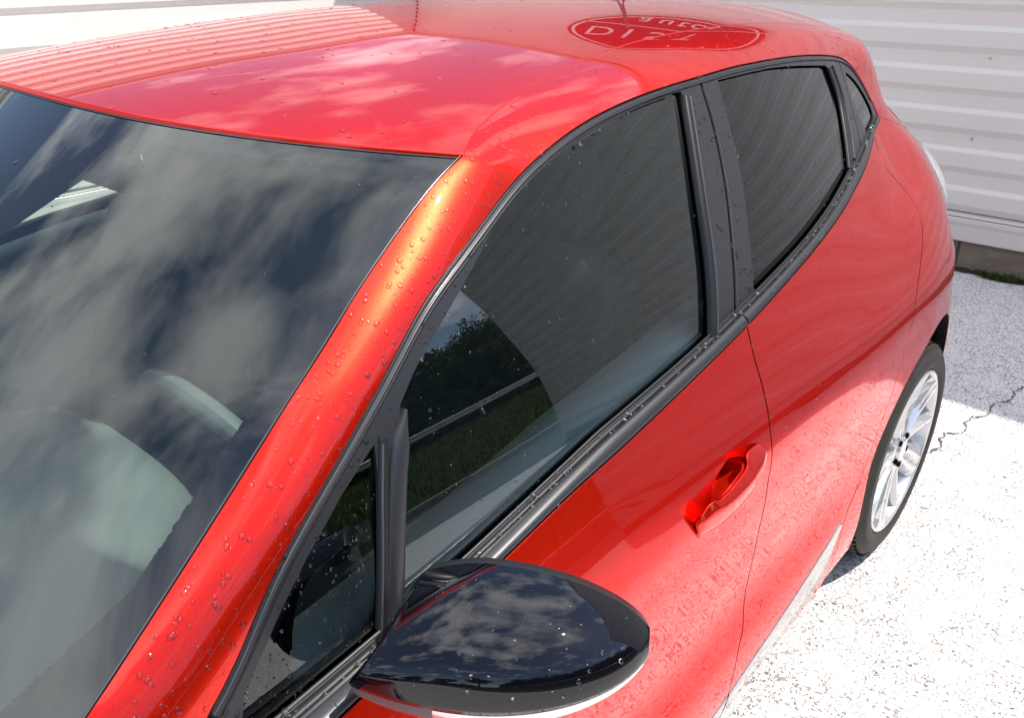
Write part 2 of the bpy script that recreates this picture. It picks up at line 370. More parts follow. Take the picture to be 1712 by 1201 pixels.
# guard rail along the upper lane
m_galv, t, b = pmat('galvanised_steel', (0.55, 0.56, 0.57), 0.4, 0.8)
gr = empty('guard_rail', (-6, 11.2, 1.3), label='galvanised steel guard rail along the top of the grass bank', category='guard rail')
prof = [(0, .62), (.03, .60), (.03, .54), (0, .51), (0, .47), (.03, .44), (.03, .38), (0, .35)]
g = np.array([[(x, -y_, z_-.02) for (y_, z_) in prof] for x in np.linspace(-20, 18, 20)]); link('rail', grid_mesh('rail', g, False), m_galv, gr)
V = []; Fc = []; box(V, Fc, (-.03, .0, -.3), (.03, .08, .6)); pme = mesh_from('post', V, Fc, False); pme.materials.append(m_galv)
for k in range(13):
    o = link('post', pme, None, gr); o.location = (-18+3*k, 0.004, 0)

# crack in the concrete near the wheel: a recessed-looking thin dark fissure with crumbled edge
CR = np.array([(-4.60, 1.30), (-4.30, 1.12), (-3.98, .953), (-3.73, .90), (-3.66, .887), (-3.578, .866), (-3.475, .859), (-3.408, .831), (-3.314, .827), (-3.266, .813), (-3.10, .80), (-2.95, .77), (-2.8, .70)])
P = straight(CR, 0.012); P += RNG.normal(0, .0045, P.shape)+np.stack([.010*np.sin(np.arange(len(P))*.7), .012*np.sin(np.arange(len(P))*.37)], 1)
V = []; Fc = []
tg = np.gradient(P, axis=0); tg /= np.linalg.norm(tg, axis=1)[:, None]; nr = np.stack([-tg[:, 1], tg[:, 0]], 1)
for i, q in enumerate(P):
    w = abs(RNG.normal(.0014, .0016))+.0006
    V += [(q[0]+nr[i, 0]*w, q[1]+nr[i, 1]*w, .004), (q[0]-nr[i, 0]*w, q[1]-nr[i, 1]*w, .004)]
    if i: n = len(V); Fc.append((n-4, n-3, n-1, n-2))
m_fiss, t, b = pmat('crack_dirt', (0.11, 0.10, 0.09), 1, 0, 0)
link('ground_crack', mesh_from('ground_crack', V, Fc, False), m_fiss, kind='structure')

# ---------------------------------------------------------------- walls
m_clad, t, b = pmat('white_steel_cladding', (0.74, 0.71, 0.70), 0.38, 0, 0.5)
t.links.new(mixc(t, noise(t, 1.2, 5, 0.6, dims=(1, 1, 3)), (0.70, 0.64, 0.585), (0.76, 0.705, 0.65)), b.inputs['Base Color'])
bump(t, noise(t, 3, 2, dims=(1, .3, 1)), b, 0.05, 0.01)
m_flash, t, b = pmat('galvanised_flashing', (0.66, 0.61, 0.565), 0.35, 0.15)
m_stone, t, b = pmat('plinth_stone', (0.16, 0.12, 0.09), 0.9, 0, 0.2)
t.links.new(mixc(t, noise(t, 9, 6, 0.7), (0.13, 0.10, 0.075), (0.27, 0.22, 0.17)), b.inputs['Base Color'])
bump(t, noise(t, 30, 5), b, 0.6, 0.01)
PER = 0.1965
def clad_profile(zlo, zhi, Z0=1.136, D_=.014):
    pts = []
    k0 = int(math.floor((zlo-Z0)/PER))-1; k1 = int(math.ceil((zhi-Z0)/PER))+1
    for k in range(k1, k0, -1):
        zt = Z0+k*PER
        for dz, dd in ((0.0, 0.0), (-.003, -.07), (-.030, -.93), (-.033, -1.), (-.098, -1.), (-.101, -.93), (-.121, -.07), (-.124, 0.0)): pts.append((zt+dz, dd*D_))
    pts = [q for q in pts if zlo < q[0] < zhi]
    f = lambda z: np.interp(z, [q[0] for q in pts[::-1]], [q[1] for q in pts[::-1]])
    return [(zhi, float(f(zhi)))]+pts+[(zlo, float(f(zlo)))]
prof = clad_profile(.318, WALL_TOP-.06)
def wall(name, axis, a0, a1, face, outdir, label, joints):
    """axis 0: runs along x at y = face; axis 1: runs along y at x = face"""
    ztop = (lambda a: WALL_TOP+.20*(a-WALL_Y)) if axis == 1 else (lambda a: WALL_TOP)
    prof = clad_profile(.318, ztop(a1)-.06, *((1.136, .014) if axis == 1 else (1.307+.1965*0, .015)))
    root = empty(name, ((0.5*(a0+a1), face, 0) if axis == 0 else (face, 0.5*(a0+a1), 0)), label=label, category='building')
    ox, oy = root.location.x, root.location.y
    def P(a, dd, z):
        return (a-ox, outdir*dd, z) if axis == 0 else (outdir*dd, a-oy, z)
    for i, (s0, s1) in enumerate(zip(joints[:-1], joints[1:])):
        e = 0.0012 if i % 2 else 0.0
        g = np.array([[P(a, dd+e, min(z, ztop(a)-.06)) for (z, dd) in prof] for a in (s0, s1+0.03*(i < len(joints)-2))])
        flip = (axis == 0) ^ (outdir < 0)
        link('cladding_sheet', grid_mesh('cladding_sheet', g, False, flip), m_clad, root)
    V = []; Fc = []
    def bx_(d0, d1, z0, z1, aa=a0, ab=a1):
        A = P(aa, d0, z0); B = P(ab, d1, z1); box(V, Fc, tuple(min(p, q) for p, q in zip(A, B)), tuple(max(p, q) for p, q in zip(A, B)))
    bx_(-.30, .028, 0, 1)                                            # sloping verge capping
    V[:] = [(v[0], v[1], (ztop(v[1]+oy if axis == 1 else 0)-(.06 if v[2] < .5 else 0))) for v in V]
    link('roof_capping', mesh_from('roof_capping', V, Fc, False), m_flash, root)
    V.clear(); Fc.clear(); bx_(-.10, -.045, .165, 1, a0-.12); bx_(-.30, -.101, .0, 1, a0-.2)
    V[:] = [(v[0], v[1], ztop(v[1]+oy if axis == 1 else 0)-.061 if v[2] == 1 else v[2]) for v in V]
    link('inner_wall', mesh_from('inner_wall', V, Fc, False), m_dark, root)
    # base flashing: a bright sloping lip, a black groove under it, then the drip sheet
    pf = [(.315, -.026), (.300, -.008), (.293, .0035), (.291, .0035), (.288, -.012), (.287, -.012), (.2855, .004), (.283, .006), (.262, .008), (.245, .0045), (.168, .0065), (.163, .004), (.161, -.02)]
    g = np.array([[P(a, dd, z) for (z, dd) in pf] for a in (a0, a1)]); link('base_flashing', grid_mesh('base_flashing', g, False, flip), m_flash, root)
    a = a0+.05+(.327-a0-.05) % .62-.62 if axis == 1 else a0
    while a < a1-.05:
        L = .62 if axis == 1 else random.uniform(.5, .75); b0 = max(a+.008, a0); b1 = min(a+L-.008, a1)
        if b1-b0 > .05:
            nb = 5; g = np.array([[P(b0+(b1-b0)*i/nb, -.012+random.uniform(-.004, .004)-(.008 if j in (0, 4) or i in (0, nb) else 0), [-.02, .02, .075, .125, .158][j]) for j in range(5)] for i in range(nb+1)])
            link('stone_block', grid_mesh('stone_block', g, False, flip), m_stone, root)
        a += L
    V = []; Fc = []
    A = P(a0, -.040, -.05); B = P(a1, -.026, .16); box(V, Fc, tuple(min(p, q) for p, q in zip(A, B)), tuple(max(p, q) for p, q in zip(A, B)))
    link('mortar', mesh_from('mortar', V, Fc, False), m_fiss, root)
    return root
wall('clad_building', 1, WALL_Y, WALL_END, WALL_X, 1, 'pale ribbed metal building side in shade behind the car, carrying the red sign', [WALL_Y, -2.0, -.6, 2.0, 3.7, WALL_END])
wall('clad_building', 0, WALL_X-.0, 9.0, WALL_Y, 1, 'bright sunlit ribbed metal wall running beside the car on its far side', [WALL_X, -3.4, -1.0, 1.5, 4, 6.5, 9.0])
m_bolt, t, b = pmat('screw_head', (0.45, 0.44, 0.43), 0.4, 0.6)
# end return of the building so that the wall has depth at its free corner
V = []; Fc = []; box(V, Fc, (WALL_X-6, WALL_END+.001, 0), (WALL_X-.032, WALL_END+.06, WALL_TOP+1.78)); link('building_end', mesh_from('building_end', V, Fc, False), m_clad, label='plain end face of the ribbed building at its free corner', category='wall')

# weeds and crumbs at the foot of the wall
m_weed, t, b = pmat('weed_leaves', (0.05, 0.075, 0.02), 0.8, 0, 0.2)
m_soil, t, b = pmat('dark_soil', (0.035, 0.028, 0.02), 1, 0, 0.1)
def tuft(name, x, y, R_, n_, label):
    V = []; Fc = []
    for k in range(n_):
        a = random.uniform(0, 2*PI); rr = random.random()**.5*R_; px, py = x+abs(math.cos(a))*rr*.45, y+math.sin(a)*rr; h = random.uniform(.01, .045)
        b_ = random.uniform(0, PI); w = random.uniform(.004, .010); dx, dy = random.uniform(-.03, .03), random.uniform(-.03, .03); n = len(V)
        V += [(px, py, .002), (px+w*math.cos(b_)+dx*.5, py+w*math.sin(b_)+dy*.5, h*.6), (px+dx, py+dy, h), (px-w*math.cos(b_)+dx*.5, py-w*math.sin(b_)+dy*.5, h*.6)]; Fc.append((n, n+1, n+2, n+3))
    link(name, mesh_from(name, V, Fc, False), m_weed, label=label, category='weed')
tuft('weed', -5.27, .56, .10, 260, 'largest clump of green weed at the foot of the stone plinth')
tuft('weed', -5.27, .83, .07, 120, 'small weed clump at the plinth, right of the largest one')
V = []; Fc = []
P = np.linspace(-1.5, 3.0, 300)
for i, y in enumerate(P):
    w = .018+.02*abs(math.sin(y*7))+random.uniform(0, .015); V += [(-5.30, y, .012+random.uniform(0, .012)), (-5.29+w, y, .004+random.uniform(0, .004))]
    if i: n = len(V); Fc.append((n-4, n-3, n-1, n-2))
link('dirt_line', mesh_from('dirt_line', V, Fc), m_soil, kind='stuff', label='dark dirt and moss lying along the foot of the plinth', category='dirt')

# fixing screws on the sheets, a few pixels at most
V = []; Fc = []
for k in range(-6, 16):
    z = 1.136-.050+.1965*k*1.0
    if z < .32 or k % 2: continue
    for y in np.arange(WALL_Y+.35, WALL_END, .62):
        n0 = len(V)
        for (r_, d_) in ((.0065, .0), (.0065, .004), (.003, .006)):
            for i in range(8): a = i*PI/4; V.append((WALL_X-.0135+d_, y+r_*math.cos(a), z+r_*math.sin(a)))
        for i in range(2):
            for j in range(8): p_ = n0+i*8+j; q = n0+i*8+(j+1) % 8; Fc.append((p_, p_+8, q+8, q))
        Fc.append(tuple(n0+16+j for j in range(8)))
link('fixing_screws', mesh_from('fixing_screws', V, Fc, False), m_bolt, kind='stuff', label='small fixing screws in rows on the ribbed wall', category='screws')
# low shrubs closing the yard ahead of the car (mirror reflection)
V = []; Fc = []
for k in range(7000):
    y = random.uniform(-14, 14); x = 23+random.gauss(0, .4); z = random.uniform(0, 2.6+.5*math.sin(y*1.3)+.3*math.sin(y*3.1))
    a = RNG.normal(size=3); a /= np.linalg.norm(a); b_ = RNG.normal(size=3); b_ /= np.linalg.norm(b_); s = .25; q = np.array((x, y, z)); n = len(V)
    V += [q-a*s, q+b_*s*.6, q+a*s, q-b_*s*.6]; Fc.append((n, n+1, n+2, n+3))
FRONT_HEDGE = (V, Fc)

# ---------------------------------------------------------------- the sign on the shaded wall (seen mirrored in the car roof)
m_signred, t, b = pmat('sign_red', (0.22, 0.004, 0.022), 0.4); m_signwhite, t, b = pmat('sign_white', (0.8, 0.8, 0.8), 0.4)
sg = empty('wall_sign', (WALL_X+.02, -1.15, 2.64), label='dark red oval wall sign lettered DIST and autos in white', category='sign')
def disc(name, a, b_, x0, x1, mat, inner=None):
    n = 64; th = np.linspace(0, 2*PI, n, endpoint=False)
    O_ = np.stack([a*np.cos(th), b_*np.sin(th)], 1)
    if inner is None:
        V = [(x1, q[0], q[1]) for q in O_]+[(x0, q[0], q[1]) for q in O_]; Fc = [tuple(range(n))]+[(i, n+i, n+(i+1) % n, (i+1) % n) for i in range(n)]
    else:
        I_ = O_*inner; V = [(x1, q[0], q[1]) for q in O_]+[(x1, q[0], q[1]) for q in I_]+[(x0, q[0], q[1]) for q in O_]+[(x0, q[0], q[1]) for q in I_]
        Fc = []
        for i in range(n): j = (i+1) % n; Fc += [(i, j, n+j, n+i), (2*n+i, 2*n+j, j, i), (n+i, n+j, 3*n+j, 3*n+i)]
    return link(name, mesh_from(name, V, Fc, False), mat, sg)
disc('sign_panel', .98, .56, 0, .03, m_signred); disc('sign_border', .945, .525, .030, .034, m_signwhite, .965)
V = []; Fc = []
for i in range(25):
    y = -.88+.0715*i; z = -.20-.16*(i/24)+.10*math.sin(PI*i/24)
    V += [(.034, y, z-.008), (.034, y, z+.008)]
    if i: n = len(V); Fc.append((n-4, n-2, n-1, n-3))
link('sign_divider', mesh_from('sign_divider', V, Fc, False), m_signwhite, sg)
def lettering(name, txt, size, y, z, sp_=1.0):
    cu = bpy.data.curves.new(name, 'FONT'); cu.body = txt; cu.size = size; cu.extrude = .003; cu.space_character = sp_; cu.align_x = 'LEFT'
    o = bpy.data.objects.new(name+'_tmp', cu); COL.objects.link(o); bpy.context.view_layer.update()
    me = bpy.data.meshes.new_from_object(o.evaluated_get(bpy.context.evaluated_depsgraph_get())); bpy.data.objects.remove(o)
    me.materials.clear(); me.materials.append(m_signwhite); q = link(name, me, None, sg)
    q.rotation_euler = (PI/2, 0, PI/2); q.location = (.038, y, z); return q
for i, ch_ in enumerate('DIST'): lettering('letter', ch_, .36, (-.80, -.46, -.26, .08)[i], -.06)
for i, ch_ in enumerate('autos'): lettering('letter', ch_, .26, (-.45, -.29, -.13, -.03, .13)[i], -.44)

# ---------------------------------------------------------------- trees beyond the verge, seen only as reflections
m_leaf, t, b = pmat('tree_leaves', (0.05, 0.08, 0.02), 0.6, 0, 0.35)
oi = N(t, 'ShaderNodeObjectInfo'); t.links.new(mixc(t, noise(t, 3, 3), (0.035, 0.06, 0.014), (0.10, 0.14, 0.035)), b.inputs['Base Color'])
m_bark, t, b = pmat('tree_bark', (0.09, 0.07, 0.05), 0.9)
def tree_meshes(seed, R_, H_):
    rg = np.random.default_rng(seed); V = []; Fc = []
    cl = []
    for k in range(26):
        a = rg.uniform(0, 2*PI); e = rg.uniform(-.5, 1.0); rr = R_*rg.uniform(.35, .85)
        cl.append((rr*math.cos(a)*math.cos(e), rr*math.sin(a)*math.cos(e), H_*.62+rr*math.sin(e)*1.1, R_*rg.uniform(.22, .42)))
    for k in range(9000):
        c_ = cl[k % len(cl)]; dv = rg.normal(size=3); dv /= np.linalg.norm(dv); q = np.array(c_[:3])+dv*c_[3]*rg.uniform(.55, 1.05)
        a = rg.normal(size=3); a /= np.linalg.norm(a); b_ = np.cross(a, dv); b_ /= np.linalg.norm(b_)+1e-9; s = R_*rg.uniform(.02, .045); n = len(V)
        V += [q-a*s, q+b_*s*.6, q+a*s, q-b_*s*.6]; Fc.append((n, n+1, n+2, n+3))
    crown = mesh_from('crown', V, Fc, False)
    V = []; Fc = []
    def limb(p0, p1, r0, r1):
        p0, p1 = Vector(p0), Vector(p1); dd = (p1-p0).normalized(); s = dd.orthogonal().normalized(); w = dd.cross(s); n = len(V)
        for p_, rr in ((p0, r0), (p1, r1)):
            for i in range(8): a = i*PI/4; V.append(tuple(p_+(s*math.cos(a)+w*math.sin(a))*rr))
        for i in range(8): Fc.append((n+i, n+(i+1) % 8, n+8+(i+1) % 8, n+8+i))
    limb((0, 0, -.2), (.05, .02, H_*.4), R_*.09, R_*.06)
    for c_ in cl[:9]: limb((.05, .02, H_*.35), c_[:3], R_*.045, R_*.012)
    return crown, mesh_from('trunk', V, Fc, True)
TM = [tree_meshes(3, 2.2, 5.2), tree_meshes(5, 1.8, 4.2), tree_meshes(8, 2.6, 6.0)]
for c_, k_ in TM: c_.materials.append(m_leaf); k_.materials.append(m_bark)
spots = [(-15, 16, 0, 1.0), (-12.2, 15.0, 1, 1.05), (-9.6, 15.8, 2, .9), (-7.2, 15.0, 1, 1.1), (-4.8, 16.0, 0, 1.0), (-2.2, 15.4, 2, .85), (.8, 16.2, 0, .95), (4, 15.5, 1, 1.1), (7.5, 16, 2, .9), (11, 15, 0, 1), (-17.5, 13.8, 2, 1.0),
         (-6.0, 18.5, 2, 1.05), (-10.5, 19, 0, 1.15), (17, 11, 2, 1), (20, 6, 0, 1.0), (21, 1, 1, 1.2), (22, -4, 2, .9), (19, -8, 0, 1)]
for i, (x, y, k, s) in enumerate(spots):
    z = float(bankz(x, min(y, 20))) if y > 7 else 0
    pos = 'beyond the upper lane' if i < 13 else 'in front of the car past the yard'
    size = ('medium round', 'small compact', 'tall wide')[k]; order = ('first', 'second', 'third', 'fourth', 'fifth', 'sixth', 'seventh', 'eighth', 'ninth', 'tenth')
    if i < 13: rank = sorted(q[0] for q in spots[:13]).index(x); where = (order[rank]+' from the far end of the hedge' if rank < 10 else ('third', 'second', 'first')[rank-10]+' from the near end of the hedge')
    else: where = order[i-13]+' from the verge side'
    o = empty('broadleaf_tree', (x, y, z), label=size+' tree '+('beyond the lane, ' if i < 13 else 'ahead of the car, ')+where, category='tree', group='trees '+pos)
    o.scale = (s, s, s); o.rotation_euler = (0, 0, i*1.3)
    link('crown', TM[k][0], None, o); link('trunk', TM[k][1], None, o)
# dark hedge between the trees
V = []; Fc = []
for k in range(34000):
    x = random.uniform(-24, 16); y = 15.0+random.gauss(0, .4); top_ = 4.3+.5*math.sin(x*1.1)+.35*math.sin(x*2.7+1); z = random.uniform(1.2, top_)
    a = RNG.normal(size=3); a /= np.linalg.norm(a); b_ = RNG.normal(size=3); b_ /= np.linalg.norm(b_); s = .20; q = np.array((x, y, z)); n = len(V)
    V += [q-a*s, q+b_*s*.6, q+a*s, q-b_*s*.6]; Fc.append((n, n+1, n+2, n+3))
link('hedge', mesh_from('hedge', V, Fc, False), m_leaf, label='long dark green hedge behind the guard rail under the trees', category='hedge')
link('hedge', mesh_from('hedge', *FRONT_HEDGE, False), m_leaf, label='low dark shrubs closing the yard ahead of the car', category='hedge')

# ================================================================ THE CAR
car = empty('parked_car', (-1.3, 0, 0), label='wet red five-door hatchback with black mirror parked by the ribbed walls', category='car')
CARX = -1.3
class Off:      # parts are modelled in world metres, then shifted under the car's own origin
    pass
def part(name, me, mat, parent=None, **k):
    o = link(name, me, mat, parent or car, **k)
    if parent is None: o.location.x = -CARX
    return o
def cpanel(name, *a, **k):
    par = k.pop('parent_', None); o = panel(name, *a, parent=par or car, **k)
    if par is None: o.location.x = -CARX
    return o
def Gf(x, z):
    yb = interp(x, [-3.1, -2.7, -2.5, -2.3, -2.0, -1.5, -1.0, -.5, -.2], [.62, .705, .742, .775, .81, .825, .82, .80, .77])
    return yb-.005-interp(z-.95, [-.1, 0, .08, .16, .24, .35, .45, .55], [-.017, 0, .0216, .0492, .0848, .143, .202, .266])
def roofz(x, y):
    zc = interp(x, [-3.05, -2.85, -2.6, -2.2, -1.8, -1.5, -1.3, -1.1, -.87, -.7], [1.425, 1.438, 1.457, 1.472, 1.475, 1.468, 1.457, 1.443, 1.418, 1.392])
    k = interp(x, [-3.05, -2.85, -2.5, -.7], [.42, .33, .2, .2])
    return zc-k*y*y-.15*y**4
XS = np.array([-3.3, -3.15, -3.0, -2.85, -2.6, -2.3, -2.0, -1.6, -1.2, -.8, -.3])
ZS = np.array([.05, .15, .30, .38, .45, .60, .75, .83, .86, .92, 1.0, 1.08, 1.2, 1.33, 1.45])
TB = np.array([
[.50,.70,.80,.83,.84,.84,.84,.84,.84,.84,.82],
[.50,.70,.80,.84,.86,.86,.86,.86,.86,.855,.85],
[.60,.76,.83,.87,.888,.884,.885,.885,.885,.885,.885],
[.61,.77,.84,.875,.893,.884,.884,.884,.884,.884,.88],
[.62,.77,.835,.872,.886,.880,.872,.870,.870,.870,.868],
[.62,.76,.82,.860,.884,.884,.880,.878,.878,.876,.872],
[.61,.75,.80,.842,.880,.890,.894,.893,.892,.889,.885],
[.57,.72,.782,.832,.874,.888,.889,.892,.892,.889,.884],
[.55,.70,.767,.820,.866,.880,.880,.883,.883,.880,.874],
[.50,.665,.742,.797,.844,.854,.856,.860,.859,.855,.845],
[.42,.62,.700,.757,.798,.812,.822,.828,.826,.820,.800],
[.36,.55,.640,.695,.722,.760,.785,.797,.798,.790,.77],
[.30,.42,.505,.575,.622,.68,.72,.74,.74,.74,.72],
[.24,.38,.475,.52,.56,.60,.65,.67,.67,.67,.65],
[.18,.30,.40,.44,.48,.5,.52,.55,.55,.55,.52]])
def body(x, z):
    x = np.atleast_1d(np.asarray(x, float)); z = np.atleast_1d(np.asarray(z, float)); x, z = np.broadcast_arrays(x, z)
    rows = np.stack([interp(x.ravel(), XS, TB[k]) for k in range(len(ZS))], 0); m = np.gradient(rows, ZS, axis=0)
    zq = np.clip(z.ravel(), ZS[0], ZS[-1]); i = np.clip(np.searchsorted(ZS, zq, side='right')-1, 0, len(ZS)-2)
    h = ZS[i+1]-ZS[i]; t = (zq-ZS[i])/h; j = np.arange(x.size)
    y = (2*t**3-3*t*t+1)*rows[i, j]+(t**3-2*t*t+t)*h*m[i, j]+(3*t*t-2*t**3)*rows[i+1, j]+(t**3-t*t)*h*m[i+1, j]
    return y.reshape(x.shape)

# ---- feature curves measured on the car (metres)
Wc = np.array([(-1.1481,0.6340,1.3516),(-1.1166,0.6381,1.3398),(-1.0796,0.6436,1.3237),(-1.0256,0.6540,1.2954),(-0.9737,0.6658,1.2676),(-0.9301,0.6769,1.2433),(-0.8776,0.6916,1.2121),(-0.8148,0.7074,1.1761),(-0.7611,0.7185,1.1409),(-0.7112,0.7284,1.1083),(-0.6636,0.7382,1.0779),(-0.6175,0.7480,1.0496),(-0.5752,0.7575,1.0246),(-0.5539,0.7623,1.0129),(-0.4399,0.7874,0.9452),(-0.3258,0.8125,0.8776)])
Dc = np.array([(-0.6375,0.7978,0.9743),(-0.6678,0.7929,0.9979),(-0.6961,0.7860,1.0257),(-0.7247,0.7789,1.0518),(-0.7576,0.7714,1.0775),(-0.7963,0.7633,1.1030),(-0.8466,0.7518,1.1346),(-0.9027,0.7378,1.1689),(-0.9333,0.7296,1.1878),(-0.9909,0.7129,1.2243),(-1.0537,0.6992,1.2529),(-1.1207,0.6846,1.2822),(-1.1983,0.6677,1.3146),(-1.2648,0.6567,1.3352),(-1.3412,0.6467,1.3532),(-1.4223,0.6390,1.3662),(-1.5235,0.6325,1.3759),(-1.6144,0.6285,1.3812),(-1.7360,0.6245,1.3851),(-1.8755,0.6183,1.3881),(-2.0759,0.6060,1.3836),(-2.2591,0.5905,1.3726),(-2.4467,0.5721,1.3540),(-2.5416,0.5666,1.3350),(-2.6141,0.5749,1.2973),(-2.6501,0.5913,1.2552),(-2.6780,0.6070,1.2140),(-2.6900,0.6120,1.1900)])
Dc2 = np.array([q for i, q in enumerate(Dc) if i not in (8,)])
Ds = smooth_poly(Dc2[:, [0, 2]], .012)
_k = np.ones(7)/7
for _c in (0, 1): Ds[3:-3, _c] = np.convolve(Ds[:, _c], _k, 'valid')
#                 # (x, z) of the red/black edge over the doors
def GB(x): return np.interp(-np.asarray(x), [.3, .64, .85, .95, 1.21, 1.415, 1.518, 1.684, 1.942, 2.089, 2.27, 2.5, 2.66, 2.70], [.90, .918, .942, .955, .997, 1.017, 1.028, 1.048, 1.083, 1.105, 1.137, 1.171, 1.192, 1.195])
BLc = smooth_poly([(-.30, .89), (-.64, .916), (-.989, .957), (-1.106, .971), (-1.245, .984), (-1.41, 1.003), (-1.604, 1.027), (-1.744, 1.047), (-1.888, 1.068), (-2.084, 1.096), (-2.231, 1.118), (-2.402, 1.141), (-2.60, 1.168), (-2.70, 1.180)], .012)
def BL(x): return np.interp(-np.asarray(x), -BLc[:, 0], BLc[:, 1])
C1 = smooth_poly([(-1.604, 1.030), (-1.603, .975), (-1.606, .934), (-1.604, .889), (-1.597, .849), (-1.596, .771), (-1.612, .676), (-1.628, .581), (-1.636, .484), (-1.626, .416), (-1.604, .38), (-1.592, .33), (-1.590, .27), (-1.592, .165)], .012)
C2 = smooth_poly([(-2.575, 1.166), (-2.53, 1.134), (-2.516, 1.106), (-2.528, 1.082), (-2.545, 1.054), (-2.549, 1.028), (-2.541, 1.004), (-2.519, .980), (-2.484, .955), (-2.429, .917), (-2.365, .872), (-2.322, .82), (-2.308, .742), (-2.300, .660), (-2.284, .603), (-2.262, .548), (-2.238, .478), (-2.205, .434), (-2.156, .402), (-2.128, .370), (-2.115, .30), (-2.11, .21)], .012)
WHX, WHZ, AR = -2.64, .32, .388
# ---- red body side: doors and rear quarter
XF = -.60
bl = lambda xa, xb: BLc[(BLc[:, 0] <= xa) & (BLc[:, 0] >= xb)]
HOLE = np.array([(-1.3906, 0.834), (-1.4027, 0.8511), (-1.4276, 0.8624), (-1.4445, 0.8663), (-1.4661, 0.8674), (-1.4982, 0.8536), (-1.51, 0.8417), (-1.5054, 0.8327), (-1.4819, 0.8272), (-1.4478, 0.822), (-1.4153, 0.8218)])
front = np.vstack([[(XF, BL(XF))], bl(XF-.01, -1.598), C1, straight([(-1.592, .165), (XF, .165), (XF, BL(XF))], .02)[1:-1]])
m_under = m_dark
cup = smooth_poly(np.vstack([HOLE, HOLE[:1]]), .004)[:-1]
door_f = cpanel('front_door', front, body, m_red, holes=[cup], hole_fold=False, label='front door with pull handle and black mirror sail')
def shutl(c): return c[::-1]
rear = np.vstack([shutl(C1), [(x, z) for x, z in bl(-1.61, -2.565)], C2, straight([(-2.11, .21), (-2.10, .18), (-1.592, .165)], .02)[1:-1]])
door_r = cpanel('rear_door', rear, body, m_red)
th = np.radians(np.linspace(198, -12, 90)); arch = np.stack([WHX+AR*np.cos(th+0)*-1*-1, WHZ+AR*np.sin(th)], 1)
# arch runs from the front foot (x greater) over the top to the rear foot
arch = np.stack([WHX-AR*np.cos(th), WHZ+AR*np.sin(th)], 1)
XR = -3.20
cp_top = straight([(-2.70, 1.190), (-2.972, 1.118)], .015)
quarter = np.vstack([shutl(C2), [(-2.60, 1.172), (-2.65, 1.178)], cp_top, straight([(-2.972, 1.118), (-2.950, 1.068), (-2.915, 1.045), (-2.902, 1.0), (-2.912, .955), (-2.96, .928), (-3.10, .90), (XR, .60), (XR, .25)], .02)[1:], straight([(XR, .25), arch[-1]], .02)[1:], arch[::-1][1:], straight([arch[0], (-2.11, .205)], .02)[1:-1]])
PHI = [0]
side = cpanel('rear_quarter', quarter, body, m_red, fold=.03)
# black inner skin behind all gaps
xs_ = np.linspace(-.5, -3.1, 70); gz_ = np.linspace(.2, .93, 24)
inn = np.array([[(x, float(body(x, z)[0])-.034, z) for z in gz_] for x in xs_])
me = grid_mesh('inner_skin', inn)
keepf = []
bm = bmesh.new(); bm.from_mesh(me)
bmesh.ops.delete(bm, geom=[f for f in bm.faces if (f.calc_center_median().x-WHX)**2+(f.calc_center_median().z-WHZ)**2 < (AR+.012)**2], context='FACES'); bm.to_mesh(me); bm.free()
part('inner_skin', me, m_dark)
# wheel-arch liner
a_ = np.linspace(-25, 205, 50); g = np.array([[(WHX+(AR+.004)*math.cos(math.radians(a)), y, WHZ+(AR+.004)*math.sin(math.radians(a))) for y in (.815, .78, .72, .62, .52)] for a in a_])
part('arch_liner', grid_mesh('arch_liner', g), m_dark)
V = []; Fc = []; box(V, Fc, (-3.02, -.52, .20), (-2.25, .52, .80)); box(V, Fc, (-2.2, -.80, .20), (-.30, .80, .26)); part('underbody', mesh_from('underbody', V, Fc, False), m_dark)
# bright strip along the sill
def strip_z(x, k): return (.2+.0, .0)[0]
sx = np.linspace(-.62, -2.105, 60)
def stripup(x): return np.interp(-x, [.6, 1.55, 1.68, 1.86, 2.106], [.235, .247, .285, .325, .385])
def striplo(x): return np.interp(-x, [.6, 1.6, 1.86, 2.02, 2.106], [.165, .168, .186, .235, .365])
for s0, s1 in ((0, 1), (1, 2)):
    xa = (-.62, -1.594, -2.108)[s0]+(-.002 if s0 else 0); xb = (-.62, -1.592, -2.108)[s1]+(.002 if s1 == 1 else 0)
    P = []
    for x in np.linspace(xa, xb, 40):
        zu, zl = float(stripup(x)), float(striplo(x)); row = []
        for t_, o_ in ((0, -.003), (0, .0008), (.03, .0016), (.5, .0030), (.97, .0016), (1, -.006)):
            z = zu+(zl-zu)*t_; row.append((x, float(body(x, z)[0])+o_, z))
        P.append(row)
    part('sill_strip', grid_mesh('sill_strip', np.array(P), True, True), m_chrome, (door_f, door_r)[s0])
# ---- roof rail, windscreen pillar and C pillar: one skin lofted from the door edge (D) to the outer edge (O)
n = len(Ds); sD = np.r_[0, np.cumsum(np.linalg.norm(np.diff(Ds, axis=0), axis=1))]
D3 = np.stack([Ds[:, 0], Gf(Ds[:, 0], Ds[:, 1]), Ds[:, 1]], 1)
ext = np.array([(-.605, .803, .935), (-.55, .812, .88), (-.5, .82, .83)])[::-1]
D3 = np.vstack([straight(ext, .02), D3])
W3 = smooth_poly(Wc, .012)[::-1]                                        # bottom -> top
seamxy = smooth_poly([(-1.1481, 0.6340), (-1.196, .607), (-1.267, .582), (-1.323, .567), (-1.389, .549), (-1.494, .530), (-1.60, .517), (-1.75, .503), (-2.0, .490), (-2.3, .474), (-2.6, .448), (-2.82, .42), (-2.92, .40)], .02)
S3 = np.stack([seamxy[:, 0], seamxy[:, 1], roofz(seamxy[:, 0], seamxy[:, 1])], 1)
S3[0] = Wc[0]; S3[1:, 2] += -.0005
